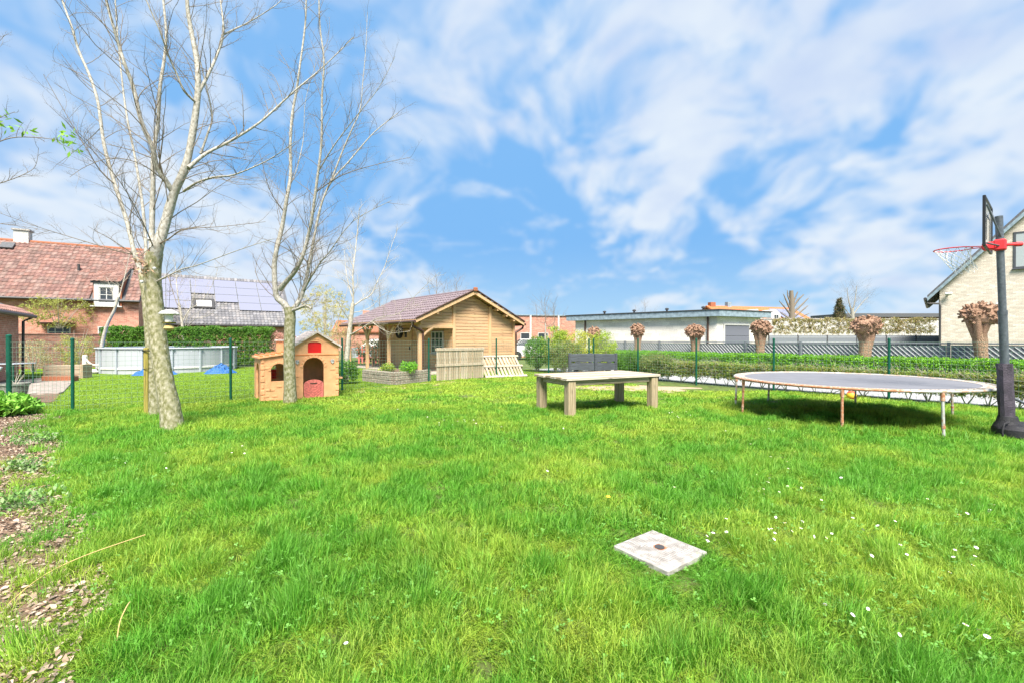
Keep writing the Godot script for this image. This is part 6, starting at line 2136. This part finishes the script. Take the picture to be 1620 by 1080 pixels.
func make_small_things() -> void:
	# stake beside the staked tree
	var s := thing("tree_stake", "squared yellowish timber stake tied to the staked tree", "stake", V((231.5 - 810) / FOCAL * 8.95, 8.95))
	bx("post", M.stake_wood, s, Vector3(0, 0.65, 0), Vector3(0.085, 1.36, 0.075), 0.008)
	var st := MB.new()
	st.tube(smooth([Vector3(-0.05, 1.27, 0.05), Vector3(0.06, 1.275, 0.07), Vector3(0.2, 1.27, 0.1), Vector3(0.33, 1.28, 0.06)], 4), filled(13, 0.012), 6)
	part("tie", st, M.black_plastic, s)
	var st2 := MB.new()
	st2.tube(smooth([Vector3(-0.05, 0.92, 0.04), Vector3(0.04, 0.92, 0.06), Vector3(0.16, 0.93, 0.06)], 4), filled(9, 0.006), 6)
	part("tie", st2, M.black_plastic, s)
	# bird feeder hanging from the drooping branch
	var d := 7.25
	var f := thing("bird_feeder", "white domed bird feeder hanging on the front tree", "bird feeder", at(267, 512, d))
	var roof := MB.new()
	roof.lathe([Vector2(0.135, 0.145), Vector2(0.14, 0.155), Vector2(0.11, 0.19), Vector2(0.05, 0.215), Vector2(0, 0.225)], 24)
	roof.lathe([Vector2(0, 0.145), Vector2(0.135, 0.145)], 24)
	part("dome", roof, M.white_paint, f)
	var tubep := MB.new()
	tubep.lathe([Vector2(0.055, 0.02), Vector2(0.055, 0.145)], 18)
	part("seed_tube", tubep, M.net_white, f)
	var tray := MB.new()
	tray.lathe([Vector2(0, 0.0), Vector2(0.085, 0.005), Vector2(0.095, 0.025), Vector2(0.08, 0.015), Vector2(0, 0.012)], 20)
	part("tray", tray, M.stake_wood, f)
	var hk := MB.new()
	hk.rod(Vector3(0, 0.22, 0), Vector3(0.03, 0.78, 0.0), 0.003, 5)
	part("hanger", hk, M.gutter, f)
	var fat := thing("fat_ball", "yellow fat ball hanging below the white bird feeder", "fat ball", at(267, 524, d))
	var fb := MB.new()
	fb.lathe([Vector2(0, 0.0), Vector2(0.045, 0.012), Vector2(0.075, 0.045), Vector2(0.06, 0.085), Vector2(0.02, 0.11), Vector2(0, 0.115)], 14)
	part("ball", fb, M.fat_yellow, fat)
	var cord := MB.new()
	cord.rod(Vector3(0, 0.11, 0), Vector3(0, 0.13, 0), 0.004, 5)
	part("loop", cord, M.rope, fat)
	# white balls hung in the trees
	for q in [[235, 379, 7.44, "topmost of three white balls fixed on the front tree's trunk"], [244, 425, 7.42, "white ball in the dead leaves at the front tree's fork"], [224, 446, 7.4, "lowest of three white balls on the front tree's trunk"]]:
		var o := thing("white_ball", q[3], "ornament", at(q[0], q[1], q[2]), Basis.IDENTITY, "white balls on the front tree")
		var mb := MB.new()
		mb.lathe([Vector2(0, -0.028), Vector2(0.02, -0.02), Vector2(0.028, 0), Vector2(0.02, 0.02), Vector2(0, 0.028)], 14)
		part("ball", mb, M.white_paint, o)
		var pin := MB.new()
		pin.rod(Vector3(0, 0, -0.02), Vector3(0, 0, -0.1), 0.004, 5)
		part("pin", pin, M.gutter, o)
	# toy ball behind the trampoline
	var b := thing("toy_ball", "small orange and yellow ball on the grass behind the trampoline", "ball", V((1348 - 810) / FOCAL * 11.3, 11.3))
	for k in 3:
		var mb := MB.new()
		mb.col = [Color(0.75, 0.1, 0.03), Color(0.8, 0.5, 0.04), Color(0.75, 0.1, 0.03)][k]
		var pr := []
		for j in 5:
			var q := -PI / 2 + PI * (k + j / 4.0) / 3.0
			pr.append(Vector2(cos(q) * 0.11, 0.11 + sin(q) * 0.11))
		mb.lathe(pr, 20)
		part("stripe", mb, M.ball_paint, b, Transform3D(Basis(Vector3(0, 0, 1), 0.0), Vector3.ZERO))
	# terrace: pot, trough, low timber bed, table leg
	var pot := thing("planter_pot", "large grey planter pot with bare stems behind the corner post", "pot", V(-12.05, 11.0))
	var pm := MB.new()
	pm.lathe([Vector2(0.0, 0.0), Vector2(0.19, 0.0), Vector2(0.26, 0.4), Vector2(0.28, 0.4), Vector2(0.28, 0.44), Vector2(0.25, 0.44), Vector2(0.23, 0.38), Vector2(0, 0.37)], 28)
	part("pot", pm, M.pot_grey, pot)
	var sm := MB.new()
	var r := rnd(4)
	for k in 5:
		var l := Vector3(r.randfn() * 0.12, r.randf_range(0.2, 0.4), r.randfn() * 0.1)
		sm.tube([Vector3(r.randfn() * 0.05, 0.36, 0), Vector3(0, 0.36, 0) + l * 0.6, Vector3(0, 0.36, 0) + l * 1.1], [0.008, 0.006, 0.003], 5)
	part("stems", sm, M.twig_pale, pot)
	var tr := thing("terracotta_trough", "long terracotta trough on the terrace's lawn edge", "trough", V(-16.0, 16.1), Basis(Vector3.UP, 0.25))
	bx("trough", M.terracotta, tr, Vector3(0, 0.11, 0), Vector3(0.95, 0.2, 0.26), 0.015)
	bx("soil", M.leaf_mould, tr, Vector3(0, 0.19, 0), Vector3(0.88, 0.06, 0.2), 0.01)
	var lb := thing("timber_planter", "low grey timber planter behind the terracotta trough", "planter", V(-17.0, 17.4), Basis(Vector3.UP, 0.2))
	for k in 3:
		bx("board", M.weathered, lb, Vector3(0, 0.1 + k * 0.165, 0), Vector3(1.15, 0.155, 0.5), 0.01)
	for x in [-0.6, 0.6]:
		bx("end_post", M.weathered_post, lb, Vector3(x, 0.27, 0), Vector3(0.09, 0.54, 0.52), 0.01)
	var gt := thing("terrace_table", "small dark metal table on the terrace by the brick outbuilding", "table", V(-16.6, 14.9))
	bx("table_top", M.pool_frame, gt, Vector3(0, 0.7, 0), Vector3(1.3, 0.03, 0.7), 0.006)
	for x in [-0.58, 0.58]:
		for z in [-0.3, 0.3]:
			bx("leg", M.fence_green, gt, Vector3(x, 0.35, z), Vector3(0.035, 0.69, 0.035), 0.004)
	# dry stems lying in the grass
	for q in [[at(0, 965, 2.5), at(60, 915, 2.75), at(130, 880, 2.9), at(228, 846, 3.15), "long dry yellow stem lying across the grass tussocks"], [at(182, 1015, 2.22), at(187, 985, 2.26), at(197, 962, 2.3), at(203, 953, 2.34), "short curved dry stem standing out of the grass near the border"]]:
		var o := thing("dry_stem", q[4], "stem", q[0])
		var mb := MB.new()
		var line := []
		for k in 4: line.append(q[k] - q[0])
		mb.tube(smooth(line, 6), filled(19, 0.0032), 6)
		part("stem", mb, M.fat_yellow, o)

# ------------------------------------------------------------------ lawn
func blade_tuft(n: int, spread: float, h: float, w: float, s: int, stray := 0.07) -> ArrayMesh:
	var mb := MB.new()
	var r := rnd(s)
	for k in n:
		var a := r.randf() * TAU
		var p := Vector3(cos(a), 0, sin(a)) * spread * sqrt(r.randf())
		var out := Vector3(r.randfn(), 0, r.randfn()) * 0.55 + p / spread * 0.22
		var l := h * r.randf_range(0.55, 1.2)
		var side := Vector3(-sin(a * 7.0), 0, cos(a * 7.0)) * w * r.randf_range(0.7, 1.2)
		var b := p + Vector3(out.x * 0.25, 0.5, out.z * 0.25) * l
		var c := p + Vector3(out.x * 0.8, 0.92 - out.length() * 0.25, out.z * 0.8) * l
		var g := r.randf_range(0.82, 1.18)
		if r.randf() < stray: mb.col = Color(2.6, 1.15, 4.0) * g      # a dry straw blade
		else: mb.col = Color(g * r.randf_range(0.85, 1.2), g, g)
		var f := side.cross(b - p).normalized()
		var nn := (f + Vector3(0, 0.9, 0)).normalized()
		var i := mb.vert(p - side * 0.5, nn)
		mb.vert(p + side * 0.5, nn); mb.vert(b + side * 0.42, nn); mb.vert(b - side * 0.42, nn); mb.vert(c, nn)
		mb.ix.append_array(PackedInt32Array([i, i + 2, i + 1, i, i + 3, i + 2, i + 3, i + 4, i + 2]))
	return mb.mesh()

func lawn_here(x: float, d: float, r: RandomNumberGenerator) -> float:      # 0 where no grass grows
	var over := x - bed_edge(d)
	if d < 9.2 and over < 0.0:
		return 0.0 if over < -0.5 else (1.0 if r.randf() < 0.12 + 0.2 * (0.5 + over) else 0.0)
	if d < 9.2 and over < 0.3 and r.randf() > 0.35 + over * 2.0: return 0.0
	# drain cover, square with its own grassless edge
	var q := Vector2(x - 1.035, d - 3.18)
	var e := Vector2(0.8053, 0.5928)
	var fx := absf(q.dot(e))
	var fz := absf(q.dot(Vector2(-e.y, e.x)))
	if fx < 0.235 and fz < 0.235: return 0.0
	if fx < 0.48 and fz < 0.48: return 0.35 if d < 3.2 else 0.6
	# bare earth
	var b := Vector2((x - 3.5) / 2.1, (d - 13.9) / 0.9)
	if b.length() < 0.95 and r.randf() < 0.9 - b.length() * 0.3: return 0.0
	var fence := Vector2(9.23, 11.13)
	if (Vector2(x, d) - fence).dot(Vector2(0.785, 0.62)) > 0.35: return 0.0
	# terrace, raised bed, cabin, buildings behind the fence
	if d > 10.3 and on_terrace(V(x, d)) : return 0.0
	var cab := Vector2(x + 3.83, d - 18.5)
	if cab.dot(Vector2(0.76, 0.65)) > 0.1 and cab.dot(Vector2(-0.65, 0.76)) > 0.0: return 0.0
	if Vector2(x + 16.46, d - 21.97).length() < 2.7: return 0.0
	return 1.0

func behind_fence(x: float, d: float) -> bool:
	var line := [Vector2(-12.0, 9.3), Vector2(-9.08, 9.39), Vector2(-6.89, 11.13), Vector2(-4.97, 13.3), Vector2(-2.91, 15.9), Vector2(-0.61, 17.7), Vector2(3.1, 18.5)]
	for k in 6:
		if x >= line[k].x and x < line[k + 1].x:
			return d > lerpf(line[k].y, line[k + 1].y, (x - line[k].x) / (line[k + 1].x - line[k].x))
	return x < -12.0

func make_grass() -> void:
	var r := rnd(2024)
	var clump := FastNoiseLite.new()
	clump.seed = 3
	clump.frequency = 2.3
	clump.fractal_octaves = 3
	var tone := FastNoiseLite.new()
	tone.seed = 8
	tone.frequency = 0.5
	tone.fractal_octaves = 3
	var lie := FastNoiseLite.new()
	lie.seed = 14
	lie.frequency = 0.7
	# bands: nearest, farthest, tufts per square metre, spread, blade height, blade width, blades
	var bands := [[1.2, 3.4, 680, 0.055, 0.11, 0.003, 40], [3.4, 6.0, 460, 0.065, 0.105, 0.004, 36], [6.0, 10.0, 270, 0.085, 0.1, 0.0062, 32], [10.0, 24.0, 85, 0.14, 0.09, 0.0105, 34]]
	var lawn := Node3D.new()
	lawn.name = "lawn_grass"
	add_child(lawn)
	tag(lawn, "lush uneven bright green grass covering the whole lawn", "grass", "", "stuff")
	for bi in bands.size():
		var b: Array = bands[bi]
		var kinds := 5
		var where := []
		var tints := []
		for k in kinds:
			where.append([]); tints.append([])
		var d: float = b[0]
		while d < b[1]:
			var step := 0.1
			var wide := 1.22 * d + 1.2
			var count := int(2.0 * wide * step * b[2] * (1.5 if bi == 3 else 1.0))
			for k in count:
				var x := r.randf_range(-wide, wide)
				var dd := d + r.randf() * step
				if d > 13.0 and x > 4.0: continue
				if bi == 3 and not behind_fence(x, dd) and r.randf() < 0.3: continue
				var ok := lawn_here(x, dd, r)
				if ok <= 0.0: continue
				var c := clump.get_noise_2d(x, dd)
				var c2 := clump.get_noise_2d(x * 3.1 + 50.0, dd * 3.1)
				if c < -0.2 and r.randf() < 0.3: continue
				var t := tone.get_noise_2d(x, dd)
				var far := smoothstep(6.0, 14.0, dd)
				var h := clampf(0.62 + 1.5 * c + 0.8 * c2, 0.25, 1.9) * lerpf(1.0, 0.62, far) * r.randf_range(0.8, 1.2)
				var mown := behind_fence(x, dd)
				if mown: h = r.randf_range(0.3, 0.42)
				h *= ok
				var ang := lie.get_noise_2d(x, dd) * 5.0
				var lean := Vector3(cos(ang), 0, sin(ang)) * clampf(0.12 + 0.4 * c, 0.0, 0.42)
				var basis := Basis(Vector3.UP, r.randf() * TAU).scaled(Vector3(1, 1, 1) * lerpf(0.9, 1.15, r.randf()))
				basis = Basis(Vector3(1, 0, 0), Vector3(lean.x, h, lean.z), Vector3(0, 0, 1)) * basis
				var kind := r.randi() % kinds
				where[kind].append(Transform3D(basis, V(x, dd, 0.0)))
				var yellow := clampf(0.4 - 0.5 * c - 0.9 * t + r.randf_range(-0.35, 0.35) + 0.5 * far, 0.0, 1.1)
				if mown: yellow = r.randf_range(0.5, 0.8)
				var col := Color(0.15, 0.43, 0.035).lerp(Color(0.43, 0.6, 0.07), yellow)
				var g := r.randf_range(0.78, 1.16)
				tints[kind].append(Color(col.r * g, col.g * g, col.b * g))
			d += step
		for k in kinds:
			spots("grass_tufts", blade_tuft(b[6], b[3], b[4], b[5], 900 + bi * 10 + k), M.grass, where[k], tints[k], lawn)
	make_litter(r)
	make_daisies()

# dead leaves and chips on the border, clover leaves in the grass
func make_litter(r: RandomNumberGenerator) -> void:
	var chip := MB.new()
	chip.quad(Vector3(-0.5, 0.0, -0.2), Vector3(-0.1, 0.12, -0.34), Vector3(0.5, 0.05, 0.0), Vector3(-0.1, 0.1, 0.3))
	chip.tri(Vector3(-0.5, 0.0, -0.2), Vector3(-0.1, 0.1, 0.3), Vector3(-0.45, 0.02, 0.1))
	var where := []
	var tints := []
	for k in 15000:
		var d := r.randf_range(1.6, 9.0)
		var x := bed_edge(d) + 0.25 - absf(r.randfn()) * 0.9
		where.append(Transform3D(Basis(Vector3(r.randfn() * 0.4, 1, r.randfn() * 0.4).normalized(), r.randf() * TAU).scaled(Vector3.ONE * r.randf_range(0.012, 0.042)), V(x, d, 0.008 + r.randf() * 0.02)))
		var g := r.randf_range(0.35, 1.1)
		var c := Color(0.36, 0.24, 0.16).lerp(Color(0.55, 0.45, 0.36), r.randf())
		tints.append(Color(c.r * g, c.g * g, c.b * g))
	tag(spots("leaf_litter", chip.mesh(), M.dry_leaf, where, tints, self), "brown dead leaves and chips along the lawn's left border", "leaf litter", "", "stuff")
	var clover := MB.new()
	for k in 3:
		var a := TAU * k / 3.0
		var d := Vector3(cos(a), 0.25, sin(a))
		var s := Vector3(-sin(a), 0, cos(a))
		clover.quad(Vector3.ZERO, d * 0.6 + s * 0.42, d * 1.0, d * 0.6 - s * 0.42)
	where = []
	tints = []
	var spot := [[-3.9, 4.3, 0.4, 240], [-4.6, 5.3, 0.5, 260], [-2.6, 2.5, 0.3, 120], [1.9, 2.4, 0.5, 240], [0.1, 2.4, 0.4, 150], [2.9, 2.7, 0.6, 300], [2.0, 4.0, 0.7, 260], [-0.9, 2.3, 0.3, 110], [3.6, 3.6, 0.6, 240], [0.8, 3.6, 0.35, 140], [-1.5, 2.9, 0.3, 110]]
	for q in spot:
		for k in q[3]:
			var p := V(q[0] + r.randfn() * q[2], q[1] + r.randfn() * q[2], r.randf_range(0.03, 0.085))
			if lawn_here(p.x, -p.z, r) <= 0.0: continue
			where.append(Transform3D(Basis(Vector3(r.randfn() * 0.3, 1, r.randfn() * 0.3).normalized(), r.randf() * TAU).scaled(Vector3.ONE * r.randf_range(0.01, 0.02)), p))
			var g := r.randf_range(0.8, 1.2)
			tints.append(Color(0.15 * g, 0.36 * g, 0.06 * g))
	tag(spots("clover_leaves", clover.mesh(), M.leaf, where, tints, self), "small pale clover leaves scattered through the grass", "clover", "", "stuff")

func make_daisies() -> void:
	var r := rnd(66)
	var spots_at := []
	for q in [[1240, 770, 60, 26, 12, "in the loose cluster right above the drain cover"], [1300, 850, 70, 30, 14, "in the main drift right of the drain cover"], [1230, 860, 40, 14, 6, "in the drift a step right of the drain cover"], [1160, 850, 30, 30, 6, "scattered beside the drain cover's right corner"], [1400, 870, 60, 40, 7, "thinly scattered far right of the drain cover"], [1540, 900, 50, 40, 8, "among those near the photo's right edge"], [1560, 810, 60, 15, 6, "in the row in front of the hoop's base"], [1330, 990, 60, 20, 5, "among the big near ones at lower right"], [1560, 1040, 40, 20, 3, "in the bottom right corner"], [1420, 1040, 20, 10, 1, "alone at the very bottom right of the lawn"], [1280, 780, 120, 20, 8, "in the thin scatter in front of the trampoline"], [1130, 880, 14, 12, 5, "tight against the drain cover's right corner"],
		[720, 672, 40, 7, 14, "in the band left of the timber table"], [380, 722, 18, 6, 8, "in the small cluster right of the front tree"], [600, 650, 60, 4, 5, "in the far row near the playhouse"], [1075, 660, 25, 6, 7, "in the cluster by the table's right-hand leg"], [870, 680, 80, 10, 6, "scattered in front of the timber table"], [1010, 640, 40, 5, 6, "growing under the timber table"], [1180, 690, 60, 12, 8, "beside the trampoline's left-hand legs"], [1230, 730, 40, 10, 5, "between trampoline and drain cover"], [260, 745, 60, 12, 5, "scattered below the front tree's trunk"], [880, 760, 90, 20, 3, "thinly strewn in mid lawn"], [545, 1050, 4, 2, 1, "alone at the bottom edge left of centre"]]:
		for k in q[4]:
			spots_at.append([q[0] + r.randfn() * q[2] * 0.6, q[1] + r.randfn() * q[3] * 0.6, "small white daisy " + q[5]])
	var head := MB.new()
	for k in 12:
		var a := TAU * k / 12.0
		var d := Vector3(cos(a), 0.12, sin(a))
		var s := Vector3(-sin(a), 0, cos(a))
		head.quad(d * 0.0035, d * 0.011 + s * 0.0034, d * 0.0155, d * 0.011 - s * 0.0034)
	head.col = Color(1, 1, 1)
	var hm := head.mesh()
	var eye := MB.new()
	eye.lathe([Vector2(0.0052, 0), Vector2(0.004, 0.003), Vector2(0, 0.004)], 8)
	var em := eye.mesh()
	var stalk := MB.new()
	stalk.tube([Vector3(0.004, -0.1, 0), Vector3(0.002, -0.04, 0.002), Vector3.ZERO], [0.0012, 0.001, 0.001], 4, false)
	var sm := stalk.mesh()
	mat("daisy_white", lin(0.8, 0.8, 0.8), 0.7)
	mat("daisy_yellow", lin(0.75, 0.5, 0.03), 0.7)
	mat("daisy_stalk", lin(0.16, 0.34, 0.05), 0.7)
	for p in spots_at:
		var d: float = 1080.0 / maxf(p[1] - HORIZON, 90.0)
		var o := thing("daisy", p[2], "daisy", at(p[0], p[1], d), Basis(Vector3(r.randfn() * 0.25 + 0.25, 1, r.randfn() * 0.25).normalized(), r.randf() * TAU).scaled(Vector3.ONE * r.randf_range(0.6, 0.95)), "daisies in the lawn")
		o.position.y = r.randf_range(0.085, 0.11) * (1.0 if d < 6.0 else 0.8)
		part("petals", hm, M.daisy_white, o)
		part("flower_eye", em, M.daisy_yellow, o)
		part("stalk", sm, M.daisy_stalk, o)
	var dn := thing("dandelion", "single yellow dandelion in the middle of the lawn", "dandelion", V(0.86, 4.06, 0.09))
	var mb := MB.new()
	mb.lathe([Vector2(0.004, -0.006), Vector2(0.021, 0.003), Vector2(0.015, 0.011), Vector2(0, 0.014)], 12)
	part("flower", mb, M.daisy_yellow, dn)
	part("stalk", sm, M.daisy_stalk, dn)

func _ready() -> void:
	make_materials()
	make_light()
	make_ground()
	make_brick_house()
	make_slate_house()
	make_outbuilding()
	make_garden_wall()
	make_cabin()
	make_garage()
	make_white_house()
	make_far_buildings()
	make_cars()
	make_fences()
	make_hedges()
	make_trees()
	make_table()
	make_trampoline()
	make_hoop()
	make_playhouse()
	make_pool()
	make_pallets()
	make_raised_bed()
	make_compost_bin()
	make_manhole()
	make_small_things()
	make_grass()
